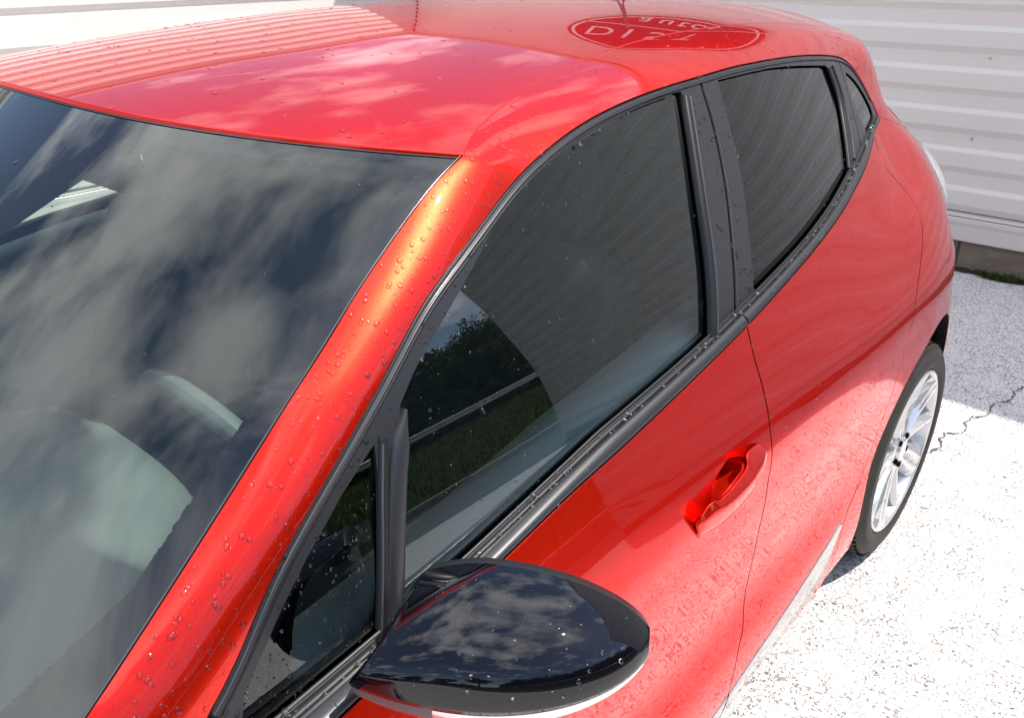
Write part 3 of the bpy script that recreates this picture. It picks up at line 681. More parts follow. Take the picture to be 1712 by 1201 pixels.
# pairing: key correspondences (D.x -> outer position)
LW = np.r_[0, np.cumsum(np.linalg.norm(np.diff(W3, axis=0), axis=1))]; LS = np.r_[0, np.cumsum(np.linalg.norm(np.diff(S3, axis=0), axis=1))]
cb_ = [(-2.935, .455, 1.345), (-2.95, .500, 1.27), (-2.96, .535, 1.19), (-2.972, float(body(-2.972, 1.118)[0]), 1.118)]
CPo = smooth_poly(np.array([tuple(S3[-1])]+cb_), .02)
LC = np.r_[0, np.cumsum(np.linalg.norm(np.diff(CPo, axis=0), axis=1))]
O3 = np.vstack([W3, S3[1:], CPo[1:]]); LO = np.r_[0, np.cumsum(np.linalg.norm(np.diff(O3, axis=0), axis=1))]
LD = np.r_[0, np.cumsum(np.linalg.norm(np.diff(D3, axis=0), axis=1))]
def atx(P, L, x):   # arclength where the curve passes x (x decreasing)
    return float(np.interp(-x, -P[:, 0], L)) if np.all(np.diff(-P[:, 0]) > -1e-9) else float(L[np.argmin(abs(P[:, 0]-x))])
Lw_end = LW[-1]; Ls_end = LW[-1]+LS[-1]
mono = D3[:, 0] > -2.60
def dat(x): return float(np.interp(-x, -D3[mono][:, 0], LD[mono]))
def oat(x):
    m_ = (np.arange(len(O3)) < len(W3)+len(S3)-1); return float(np.interp(-x, -O3[m_][:, 0], LO[m_]))
keysD = [0, dat(-.641), dat(-.879), dat(-1.054), dat(-1.265), dat(-1.524), dat(-2.076), dat(-2.45), dat(-2.58), LD[-1]]
keysO = [oat(-.36), oat(-.53), oat(-.80), oat(-1.0), oat(-1.22), oat(-1.50), oat(-2.08), oat(-2.62), Ls_end, LO[-1]]
NR = 230; sd = np.linspace(0, LD[-1], NR); so = np.interp(sd, keysD, keysO)
# smooth the correspondence a little
for _ in range(30): so[1:-1] = .5*so[1:-1]+.25*(so[:-2]+so[2:])
Dp = np.stack([np.interp(sd, LD, D3[:, k]) for k in range(3)], 1); Op = np.stack([np.interp(so, LO, O3[:, k]) for k in range(3)], 1)
Dt = np.gradient(Dp, axis=0); Dt /= np.linalg.norm(Dt, axis=1)[:, None]
nG = normal_of(Gf, Dp[:, 0], Dp[:, 2]); Tg = np.cross(nG, Dt); ch = Op-Dp; cl_ = np.linalg.norm(ch, axis=1); Tg *= np.sign(np.einsum('ij,ij->i', Tg, ch))[:, None]; Tg /= np.linalg.norm(Tg, axis=1)[:, None]
nC = np.cross(ch, Dt); nC /= np.linalg.norm(nC, axis=1)[:, None]; nC *= np.sign(np.einsum('ij,ij->i', nC, np.array([[.2, .6, .7]]*NR)))[:, None]
wr = np.clip((-Op[:, 0]-1.03)/.24, 0, 1); wr = wr*wr*(3-2*wr)           # 0 pillar, 1 roof rail
e = 1e-3; rz = np.stack([-(roofz(Op[:, 0]+e, Op[:, 1])-roofz(Op[:, 0]-e, Op[:, 1]))/2/e, -(roofz(Op[:, 0], Op[:, 1]+e)-roofz(Op[:, 0], Op[:, 1]-e))/2/e, np.ones(NR)], 1); rz /= np.linalg.norm(rz, axis=1)[:, None]
chn = ch/cl_[:, None]; tr_ = chn-rz*np.einsum('ij,ij->i', chn, rz)[:, None]; tr_ /= np.linalg.norm(tr_, axis=1)[:, None]
tp = chn*1.0-nC*.26; tp /= np.linalg.norm(tp, axis=1)[:, None]
TO = tp*(1-wr)[:, None]+tr_*wr[:, None]; TO /= np.linalg.norm(TO, axis=1)[:, None]
tpd = chn*1.0+nC*.34; tpd /= np.linalg.norm(tpd, axis=1)[:, None]
TD = tpd*(1-wr)[:, None]+(Tg*.32+chn*.78)*wr[:, None]; TD /= np.linalg.norm(TD, axis=1)[:, None]
wc = np.clip((sd-keysD[7])/(keysD[8]-keysD[7]+.03), 0, 1); wc = wc*wc*(3-2*wc)           # C pillar
T = np.r_[0, .012, np.linspace(.06, 1, 16)]; P = np.zeros((NR, 18, 3))
for j, t in enumerate(T):
    H = (2*t**3-3*t*t+1)*Dp+(t**3-2*t*t+t)*TD*cl_[:, None]+(3*t*t-2*t**3)*Op+(t**3-t*t)*TO*cl_[:, None]
    L_ = Dp+(Op-Dp)*t; Bz = L_.copy(); corr = (Dp[:, 1]-body(Dp[:, 0], Dp[:, 2]))*(1-t)**3
    Bz[:, 1] = body(L_[:, 0], L_[:, 2])+corr
    Oc = Op[:, 1]-body(Op[:, 0], Op[:, 2]); Bz[:, 1] += Oc*t**3
    P[:, j] = H*(1-wc)[:, None]+Bz*wc[:, None]
RAIL = P
# folded edges: inward at D (dark door gap) and at O
inD = P[:, 0]-nG*.022; inD2 = P[:, 0]-nG*.0008+(P[:, 0]-P[:, 1])*.02
rows = np.concatenate([inD[:, None], inD2[:, None], P], 1)
rail = part('body_side_frame', grid_mesh('body_side_frame', rows, True, True), m_red)
# ---- roof
def edge(u):  # left roof edge
    s = u*LS[-1]; return np.array([np.interp(s, LS, S3[:, k]) for k in range(3)])
NU, NV = 150, 66; VS = np.r_[-1, -.9985, np.linspace(-.985, .985, 63), .9985, 1]; RP = np.zeros((NU, NV+1, 3))
for i in range(NU):
    u_ = 0 if i == 0 else .0012 if i == 1 else ((i-1)/(NU-2))**1.15; eL = edge(u_)
    for j in range(NV+1):
        v = VS[j]; x = eL[0]+.285*(1-u_)**1.6*(1-abs(v)**3.1)-.05*u_**3*(1-abs(v)**2); y = v*(eL[1]-.0003); RP[i, j] = (x, y, float(roofz(x, y))+.0003)
fr_ = RP[0].copy(); fr_[:, 2] -= .0016; fr_[:, 0] += .0012; fr2 = fr_.copy(); fr2[:, 2] -= .010
bk = RP[-1].copy(); bk[:, 0] -= .02; bk[:, 2] -= .012; bk2 = bk.copy(); bk2[:, 2] -= .05; bk2[:, 0] += .01
g = np.concatenate([fr2[None], fr_[None], RP, bk[None], bk2[None]], 0)
eL_ = g[:, -1:].copy(); eL_[:, :, 1] += .0012; eL_[:, :, 2] -= .0030; eR_ = g[:, :1].copy(); eR_[:, :, 1] -= .0012; eR_[:, :, 2] -= .0030; g = np.concatenate([eR_, g, eL_], 1)
roof = part('roof_panel', grid_mesh('roof_panel', g, True, False), m_red)
# aerial
V = []; Fc = []
AX, AZ = -2.40, float(roofz(-2.40, 0))
rows = []
for k, (h, hx, rx, ry) in enumerate([(-.01, 0, .050, .030), (.004, 0, .048, .028), (.012, -.004, .036, .021), (.020, -.010, .020, .013), (.030, -.018, .009, .009), (.06, -.035, .007, .007), (.19, -.105, .0045, .0045), (.205, -.113, .005, .005), (.21, -.116, .002, .002)]):
    rows.append([(AX+hx+rx*math.cos(a), ry*math.sin(a), AZ+h) for a in np.linspace(0, 2*PI, 17)])
part('aerial', grid_mesh('aerial', np.array(rows), True, False), m_satin)
# ---- windscreen
sl = np.r_[0, np.cumsum(np.linalg.norm(np.diff(Wc, axis=0), axis=1))]; sl /= sl[-1]
def ws(s, v, dz=0.0):
    w = np.array([np.interp(s, sl, Wc[:, k]) for k in range(3)]); c0 = np.array([-.868, 0, 1.418])*(1-s)+np.array([.03, 0, .90])*s
    if s > 1: w = Wc[-1]+(s-1)*WT; c0 = np.array([-.868, 0, 1.418])*(1-s)+np.array([.03, 0, .90])*s
    a = abs(v)**(3.1*(1-min(s, 1))+2.2*min(s, 1)); q = np.array([c0[0]+(w[0]-c0[0])*a, v*(w[1]-.004), c0[2]+(w[2]-c0[2])*a+dz])
    if s < .30:   # the top follows the roof's front edge
        k = (1-s/.30)**2; h = np.array([np.interp(v, VS, RP[0, :, q_]) for q_ in range(3)])
        a0 = abs(v)**3.1; q0 = np.array([-.868+(Wc[0][0]+.868)*a0, v*(Wc[0][1]-.004), 1.418+(Wc[0][2]-1.418)*a0]); q = q+(h-q0)*k*np.array([1, 0, 1])
    q[2] -= .0035; return q
WT = (Wc[-1]-Wc[-6])/(sl[-1]-sl[-6])
ss = np.linspace(0.004, 1.34, 125); vv = np.linspace(-1, 1, 121)
# smooth Wc first so the reflections stay clean
Wsm = smooth_poly(Wc, .01); kk = np.ones(9)/9
for k in range(3):
    c_ = np.convolve(np.pad(Wsm[:, k], 4, mode='edge'), kk, 'valid'); Wsm[4:-4, k] = c_[4:-4]
sl = np.r_[0, np.cumsum(np.linalg.norm(np.diff(Wsm, axis=0), axis=1))]; sl /= sl[-1]; Wc = Wsm; WT = (Wc[-1]-Wc[-12])/(sl[-1]-sl[-12])
g = np.array([[ws(s, v) for v in vv] for s in ss]); uv = np.array([[(v, s) for v in vv] for s in ss], float)
g_ws_all = g.copy()
wsg = part('windscreen', grid_mesh('windscreen', g, True, False, uv=uv), m_wsglass)
# thin bright/black edge seal of the windscreen along the pillar and header
def tube(name, P, r_, mat, parent=None, nsec=6, par_off=False):
    P = np.asarray(P, float); tg = np.gradient(P, axis=0); tg /= np.linalg.norm(tg, axis=1)[:, None]; up = np.array([0, 0, 1.0]); rr = []
    for q, t_ in zip(P, tg):
        s = np.cross(t_, up); s /= np.linalg.norm(s)+1e-9; w = np.cross(s, t_)
        rr.append([q+(s*math.cos(a)+w*math.sin(a))*r_ for a in np.linspace(0, 2*PI, nsec+1)])
    o = link(name, grid_mesh(name, np.array(rr), True, True), mat, parent or car)
    if parent is None: o.location.x = -CARX
    return o
for sg_ in (1, -1):
    tube('windscreen_seal', [ws(s, .998*sg_)+np.array([0, .0022*sg_, .0015]) for s in np.linspace(0.0, 1.34, 80)], .0013, m_ridge, wsg)
    tube('windscreen_gap', [ws(s, 1.0*sg_)+np.array([0, .0045*sg_, -.005]) for s in np.linspace(0.0, 1.34, 80)], .0026, m_rubber, wsg)
tube('header_gap', [ws(0.0, v)+np.array([-.002, 0, -.0035]) for v in np.linspace(-1, 1, 80)], .0034, m_rubber, wsg)
tube('windscreen_seal', [ws(0.006, v)+np.array([0, 0, .001]) for v in np.linspace(-1, 1, 80)], .0008, m_ridge, wsg)

# ---- black window frames (satin) with their glass
def dseg(x0, x1):   # D edge between x0 > x1 (top arc)
    return Ds[(Ds[:, 0] <= x0) & (Ds[:, 0] >= x1)]
BP = smooth_poly([(-1.727, 1.382), (-1.722, 1.365), (-1.708, 1.30), (-1.678, 1.215), (-1.648, 1.146), (-1.612, 1.050)], .012)
QD = smooth_poly([(-2.478, 1.346), (-2.472, 1.33), (-2.447, 1.248), (-2.425, 1.172)], .012)
gb = lambda xa, xb: np.array([(x, float(GB(x))-.004) for x in np.arange(xa, xb, -.012 if xb < xa else .012)])
i1 = np.argmin(abs(Ds[:, 0]+1.727)); i2 = np.argmin(abs(Ds[:, 0]+2.478)+10*(Ds[:, 1] < 1.3))
FGl = smooth_poly([(-1.651, 1.366), (-1.586, 1.366), (-1.505, 1.357), (-1.38, 1.339), (-1.289, 1.322), (-1.174, 1.288), (-1.098, 1.246), (-1.014, 1.199), (-.963, 1.170), (-.925, 1.142)], .014)
glassF = np.vstack([FGl, straight([(-.925, 1.142), (-.903, 1.10), (-.886, 1.048), (-.855, .943)], .014)[1:], gb(-.867, -1.515), smooth_poly([(-1.519, 1.020), (-1.553, 1.123), (-1.583, 1.211), (-1.623, 1.302), (-1.651, 1.366)], .014)[:-1]])
TRI = straight([(-.874, 1.116), (-.824, 1.088), (-.768, 1.050), (-.728, 1.018), (-.674, .968), (-.662, .938), (-.68, .925), (-.79, .934), (-.822, .942), (-.856, 1.05)], .012)
ff = np.vstack([Ds[:i1+1], BP[1:], gb(-1.612, -.66)[::1], [(-.655, .925)]])
ins = .004
frame_f = cpanel('window_frame', ff, Gf, m_satin, holes=[glassF, TRI], gap=.0032, fold=.012, spacing=.016, parent_=None, off=-.002, label='front door window frame')
glassR = np.vstack([smooth_poly([(-1.787, 1.370), (-1.978, 1.369), (-2.135, 1.360), (-2.345, 1.341)], .014), smooth_poly([(-2.362, 1.334), (-2.360, 1.272), (-2.318, 1.205), (-2.273, 1.140)], .014), gb(-2.262, -1.690)[:, :], smooth_poly([(-1.683, 1.049), (-1.718, 1.154), (-1.744, 1.22), (-1.768, 1.302), (-1.783, 1.365)], .014)[1:-1]])
fr = np.vstack([Ds[i1:i2+1], QD[1:], gb(-2.422, -1.612), BP[::-1][:-1]])
frame_r = cpanel('window_frame', fr, Gf, m_satin, holes=[glassR], gap=.0032, fold=.012, spacing=.016, off=-.002, label='rear door window frame')
QG = smooth_poly([(-2.500, 1.312), (-2.555, 1.290), (-2.600, 1.258), (-2.635, 1.215), (-2.622, 1.196), (-2.575, 1.190), (-2.515, 1.180)], .010)
QG = np.vstack([QG, straight([(-2.515, 1.180), (-2.488, 1.225), (-2.478, 1.28), (-2.500, 1.312)], .012)[1:-1]])
iT = len(Ds)-1
fq = np.vstack([Ds[i2:], gb(-2.685, -2.428), QD[::-1][:-1]])
frame_q = cpanel('window_frame', fq, Gf, m_satin, holes=[QG], gap=.0032, fold=.012, spacing=.014, off=-.002, label='rear quarter window frame')
def big(poly, d_): return clean(offset_poly(clean(np.asarray(poly)), -d_))
gl_f = cpanel('side_window', big(glassF, .010), Gf, m_sideglass, gap=0, fold=0, spacing=.02, off=-.010, label='front door window, green tinted')
gl_t = cpanel('side_window', big(TRI, .008), Gf, m_sideglass, gap=0, fold=0, spacing=.02, off=-.008, label='small fixed front quarter window')
gl_r = cpanel('side_window', big(glassR, .010), Gf, m_privacy, gap=0, fold=0, spacing=.02, off=-.010, label='dark rear door window')
gl_q = cpanel('side_window', big(QG, .006), Gf, m_privacy, gap=0, fold=0, spacing=.02, off=-.006, label='dark rear quarter window')
# printed black edge of the small front window
clr = smooth_poly([(-.730, .975), (-.722, .950), (-.735, .940), (-.795, .944), (-.822, .955), (-.850, 1.050), (-.820, 1.036), (-.785, 1.034), (-.752, 1.018), (-.735, .990)], .012)
cpanel('window_frit', big(TRI, .006), Gf, m_dark, holes=[clr], gap=0, fold=0, spacing=.02, off=-.0105, parent_=None)
# applied pillar covers and ridges
def strip_on(name, pts, w, off, h, mat, parent=None, fun=Gf, taper=False):
    """raised moulding of width w along an (x, z) curve lying on the side surface"""
    Q = np.asarray(pts); tg = np.gradient(Q, axis=0); tg /= np.linalg.norm(tg, axis=1)[:, None]; nr = np.stack([-tg[:, 1], tg[:, 0]], 1); rows = []
    for k, hh in ((-.5, -.004), (-.5, h*.6), (-.3, h), (.3, h), (.5, h*.6), (.5, -.004)):
        q = Q+nr*w*k*(np.clip(np.linspace(.05, 5, len(Q)), 0, 1)[:, None] if taper else 1); y = fun(q[:, 0], q[:, 1])+off+hh; rows.append(np.stack([q[:, 0], y, q[:, 1]], 1))
    g = np.array(rows).transpose(1, 0, 2); me = grid_mesh(name, g, True, False)
    o = link(name, me, mat, parent or car)
    if parent is None: o.location.x = -CARX
    return o
bp_e = smooth_poly([(-1.659, 1.362), (-1.630, 1.302), (-1.590, 1.211), (-1.560, 1.123), (-1.526, 1.030)], .014)
strip_on('glass_run', bp_e, .014, -.002, .007, m_rubber, frame_f); strip_on('glass_run_edge', bp_e+np.array([-.008, .0]), .0022, -.002, .008, m_ridge, frame_f)
strip_on('pillar_edge', BP+np.array([-.0045, 0]), .0016, -.002, .0022, m_ridge, frame_r)
strip_on('quarter_post', smooth_poly([(-.926, 1.140), (-.896, 1.090), (-.874, 1.04), (-.838, .944)], .014)+np.array([.001, 0]), .021, -.002, .006, m_satin, frame_f, taper=True)
strip_on('quarter_post_seal', smooth_poly([(-.888, 1.122), (-.873, 1.085), (-.858, 1.045), (-.823, .944)], .014), .011, -.002, .004, m_rubber, frame_f)
strip_on('quarter_post_edge', smooth_poly([(-.884, 1.120), (-.868, 1.083), (-.853, 1.043), (-.819, .944)], .014), .0020, -.001, .0048, m_ridge, frame_f)
strip_on('rear_glass_run', smooth_poly([(-2.372, 1.336), (-2.368, 1.272), (-2.326, 1.205), (-2.284, 1.142)], .014), .018, -.002, .002, m_rubber, frame_r)
strip_on('rear_post', smooth_poly([(-2.400, 1.338), (-2.395, 1.272), (-2.362, 1.205), (-2.33, 1.155)], .014), .010, -.001, .004, m_satin, frame_r)
# drip rail: a ridge with a groove all along the top of the frame
k0 = 0; Dm = Ds[k0:]; tg = np.gradient(Dm, axis=0); tg /= np.linalg.norm(tg, axis=1)[:, None]; nr = np.stack([-tg[:, 1], tg[:, 0]], 1)
# sign so that it points into the window
if nr[len(nr)//2, 1] > 0: nr = -nr
strip_on('drip_ridge', Dm[:-6]+nr[:-6]*.0085, .0040, -.002, .0030, m_satin, frame_f)
strip_on('drip_highlight', (Dm+nr*.0055)[:150], .0013, -.002, .0030, m_ridge, frame_f)
nf = int(len(Dm)*.50)
strip_on('frame_groove', Dm[:nf]+nr[:nf]*.0135, .0026, -.002, .0003, m_rubber, frame_f)
# door seal visible as the black line above the frame
_t = np.gradient(Ds, axis=0); _t /= np.linalg.norm(_t, axis=1)[:, None]; _n = np.stack([-_t[:, 1], _t[:, 0]], 1); _n = _n if _n[len(_n)//2, 1] < 0 else -_n
strip_on('door_seal', (Ds+_n*.006)[2:-2], .013, -.018, .005, m_rubber, rail)

# ---- belt moulding and inner seal
def belt(name, xa, xb, t0, t1, prof_, mat, parent):
    rows = []
    for x in np.arange(xa, xb, -.012).tolist()+[xb]:
        zb, zg = float(BL(x))+.0015, float(GB(x))+.003; yb, yg = float(body(x, zb)[0]), float(Gf(np.array([x]), np.array([zg]))[0])-.006; row = []
        for t_, h in prof_:
            tt = t0+(t1-t0)*t_; z = zb+(zg-zb)*tt+h; y = yb+(yg-yb)*tt+h*.6; row.append((x, y, z))
        rows.append(row)
    me = grid_mesh(name, np.array(rows), True, False); o = link(name, me, mat, parent or car)
    if parent is None: o.location.x = -CARX
    return o
bprof = [(0, -.008), (0, .002), (.05, .0038), (.20, .0062), (.45, .0078), (.75, .0085), (.93, .0078), (1, -.002)]
sprof = [(0, -.004), (.1, .003), (.5, .0035), (.62, .0010), (.7, .0015), (.85, .006), (1, .0015)]
for i, (xa, xb) in enumerate(((-.62, -1.6025), (-1.6065, -2.60), (-2.604, -2.668))):
    par = (door_f, door_r, side)[i]
    belt('belt_moulding', xa, xb, 0, .58, bprof, m_satin, par); belt('belt_seal', xa, xb, .56, 1.0, sprof, m_rubber, par)
    belt('belt_edge', xa, xb, .54, .57, [(0, .004), (.5, .0092), (1, .004)], m_ridge, par)

# ---- door handle: a raised pull bar with a flat top face over a hollow cut into the door
GRIP = np.array([[[-1.333, 0.8999, 0.8285], [-1.3355, 0.9039, 0.8396], [-1.3435, 0.9053, 0.8463], [-1.3527, 0.9059, 0.8522], [-1.3648, 0.9073, 0.8539], [-1.3809, 0.9102, 0.8495], [-1.3959, 0.9108, 0.8505], [-1.4114, 0.911, 0.8514], [-1.4263, 0.9102, 0.8536], [-1.4422, 0.9092, 0.8553], [-1.4585, 0.9077, 0.857], [-1.4736, 0.9053, 0.8598], [-1.4789, 0.9006, 0.868], [-1.4889, 0.8963, 0.8728], [-1.5114, 0.8936, 0.8707], [-1.5425, 0.8896, 0.8623]], [[-1.3309, 0.9018, 0.8275], [-1.3357, 0.9087, 0.8351], [-1.3473, 0.9124, 0.8373], [-1.3607, 0.9152, 0.8384], [-1.3753, 0.9176, 0.8388], [-1.3911, 0.9194, 0.8384], [-1.4072, 0.9205, 0.8387], [-1.4244, 0.9211, 0.8386], [-1.4415, 0.9209, 0.8392], [-1.4589, 0.92, 0.8403], [-1.4777, 0.9187, 0.8408], [-1.4943, 0.9161, 0.8435], [-1.512, 0.9129, 0.8458], [-1.5258, 0.9082, 0.8506], [-1.5383, 0.902, 0.8562], [-1.5434, 0.8918, 0.8613]], [[-1.353, 0.8948, 0.7874], [-1.3797, 0.8942, 0.7771], [-1.4077, 0.8935, 0.7661], [-1.4309, 0.8933, 0.7618], [-1.454, 0.8931, 0.7585], [-1.4756, 0.893, 0.757], [-1.4945, 0.8932, 0.7586], [-1.5138, 0.8933, 0.7603], [-1.5303, 0.8936, 0.7647], [-1.5431, 0.8941, 0.7723], [-1.5561, 0.8945, 0.78], [-1.5619, 0.8951, 0.7928], [-1.5672, 0.895, 0.8059], [-1.5716, 0.8939, 0.8193], [-1.5736, 0.8913, 0.8335], [-1.5621, 0.8863, 0.8504]]])
def lerp_rows(A, B, ts): return [A*(1-t)+B*t for t in ts]
GR = np.array([resample(smooth_poly(GRIP[k], .003), 60) for k in range(3)])
inn_, rid_, bas_ = GR
tp_ = np.clip(np.sin(np.linspace(0.02, PI-.02, 60))*1.6, 0, 1); under = inn_+(rid_-inn_)*.55; under[:, 1] -= .011*tp_+.002; floor_ = inn_+(bas_-inn_)*.75; floor_[:, 1] = bas_[:, 1]-.003
nrm_ = np.array([.0, .8, .6])
rows = [floor_, under, inn_-np.array([0, .0014, 0]), inn_]+lerp_rows(inn_, rid_, (.06, .3, .55, .8))
rows += [rid_*.94+bas_*.06+nrm_*.0012, rid_*.86+bas_*.14+nrm_*.0018]+[rid_*(1-t)+bas_*t+np.array([0, .0035*math.sin(PI*t), 0]) for t in (.3, .5, .7, .88)]+[bas_-np.array([0, .002, 0])]
g = np.array(rows).transpose(1, 0, 2); g = np.concatenate([(g[0].mean(0)+(g[0]-g[0].mean(0))*.02)[None], g, (g[-1].mean(0)+(g[-1]-g[-1].mean(0))*.02)[None]], 0)
link('door_handle', grid_mesh('door_handle', g, True, False), m_red, door_f)
cx_, cz_ = cup.mean(0); rows = []
for rr_ in (1.06, 1.0, .985, .96, .93, .90, .85, .78, .70, .6, .45, .3, .15, .02):
    k = 1-rr_; ed_ = (1-(1-min(1, max(0, k)*7.0))**2); x = cx_+(cup[:, 0]-cx_)*rr_; z = cz_+(cup[:, 1]-cz_)*rr_; x = np.r_[x, x[:1]]; z = np.r_[z, z[:1]]
    s_ = np.clip((-1.40-x)/.11, 0, 1); rows.append(np.stack([x, body(x, z)-.0014-ed_*(.010+.036*s_**.8), z], 1))
link('handle_recess', grid_mesh('handle_recess', np.array(rows), True, True), m_red, door_f)

# ---- wing mirror
def make_mirror():
    mr = empty('wing_mirror', (0, 0, 0), car, label='black gloss wing mirror'); mr.location.x = -CARX
    C0 = np.array([-.8409, .8498, .9735]); U = np.array([-math.sin(.5412), math.cos(.5412), .0276]); U /= np.linalg.norm(U); Z_ = np.array([-.06, -.02, 1.0]); Z_ /= np.linalg.norm(Z_); Fw = np.cross(U, Z_); Fw /= np.linalg.norm(Fw)
    if Fw[0] < 0: Fw = -Fw
    LU = .227
    us = np.linspace(0, 1, 54)
    um = .2849; kl = .10/((um/(1.02-um))**2)
    def kf(u_): return np.clip(1-((u_-um)/(1.02-um))**2*(1 if u_ > um else kl), 0, 1)
    def top(u_): return .0701*kf(u_)**.611*(1-.35*max(0, (um-u_)/.4)**1.6)
    def bot(u_): return -.0701*kf(u_)**.611
    def dep(u_): return .1125*kf(u_)**.536
    def P(u_, a, k=1.0):   # a: -pi/2 (bottom rim) .. pi/2 (top rim), 0 = front
        u0 = np.interp(a, [-1.57, -.1, .8, 1.57], [-.20, -.17, -.04, .04]); u_ = u0+(1-u0)*u_
        h = top(u_) if a > 0 else -bot(u_); s = math.sin(a); c_ = math.cos(a)
        zc_ = 0; z = np.sign(s)*abs(s)**.92*h*k; f = dep(u_)*abs(c_)**.85*k
        return C0+U*(u_*LU)+Z_*z+Fw*f
    split = -.10
    A1 = np.linspace(PI/2, split, 26); g = np.array([[P(u_, a) for a in A1] for u_ in us])
    ce_ = g[0].mean(0); g = np.concatenate([(ce_+(g[0]-ce_)*.02)[None], (ce_+(g[0]-ce_)*.94-U*.004)[None], g], 0)
    # turned-in lower lip of the cap
    lip = np.array([[P(u_, split, .96)] for u_ in us]); lip = np.concatenate([ce_[None, None], lip[:1], lip], 0); g = np.concatenate([g, lip], 1)
    link('mirror_cap', grid_mesh('mirror_cap', g, True, True), m_gloss, mr)
    A2 = np.linspace(split, -PI/2, 14); g = np.array([[P(u_, a, .972) for a in A2] for u_ in us]); link('mirror_lower_shell', grid_mesh('mirror_lower_shell', g, True, True), m_grey, mr)
    # indicator strip along the lower shell
    g = np.array([[P(u_, a, .985) for a in np.linspace(-.14, -.40, 6)] for u_ in np.linspace(.30, .985, 30)]); link('mirror_indicator', grid_mesh('mirror_indicator', g, True, True), m_lampin, mr)
    # rear rim and glass
    rim = np.array([[P(u_, PI/2)*1.0 for u_ in us]+[P(u_, -PI/2) for u_ in us[::-1]]])[0]; cen = rim.mean(0)
    rows = [rim, cen+(rim-cen)*.97-Fw*.012, cen+(rim-cen)*.90-Fw*.012, cen+(rim-cen)*.88-Fw*.004, cen+(rim-cen)*.02-Fw*.004]
    g = np.array(rows[:4]); link('mirror_housing', grid_mesh('mirror_housing', g, True, False), m_satin, mr)
    g = np.array([rows[3], rows[4]]); m_, t_, b__ = pmat('mirror_silver', (.9, .9, .9), 0.0, 1.0); link('mirror_glass', grid_mesh('mirror_glass', g, False, False), m_, mr)
    # foot joining it to the door
    rows = []
    for t_ in np.linspace(0, 1, 10):
        c_ = C0+np.array([.022, -.042, -.066])*(1-t_)+(U*.035+Z_*(-.005)+Fw*.03)*t_; w = .052-.006*math.sin(PI*t_); h = .034-.004*t_
        rows.append([c_+Fw*w*math.cos(a)+Z_*h*math.sin(a)*(1-t_*.2) for a in np.linspace(0, 2*PI, 25)])
    link('mirror_foot', grid_mesh('mirror_foot', np.array(rows), True, True), m_gloss, mr)
    return mr, P, us
mirror, MP, MUS = make_mirror()
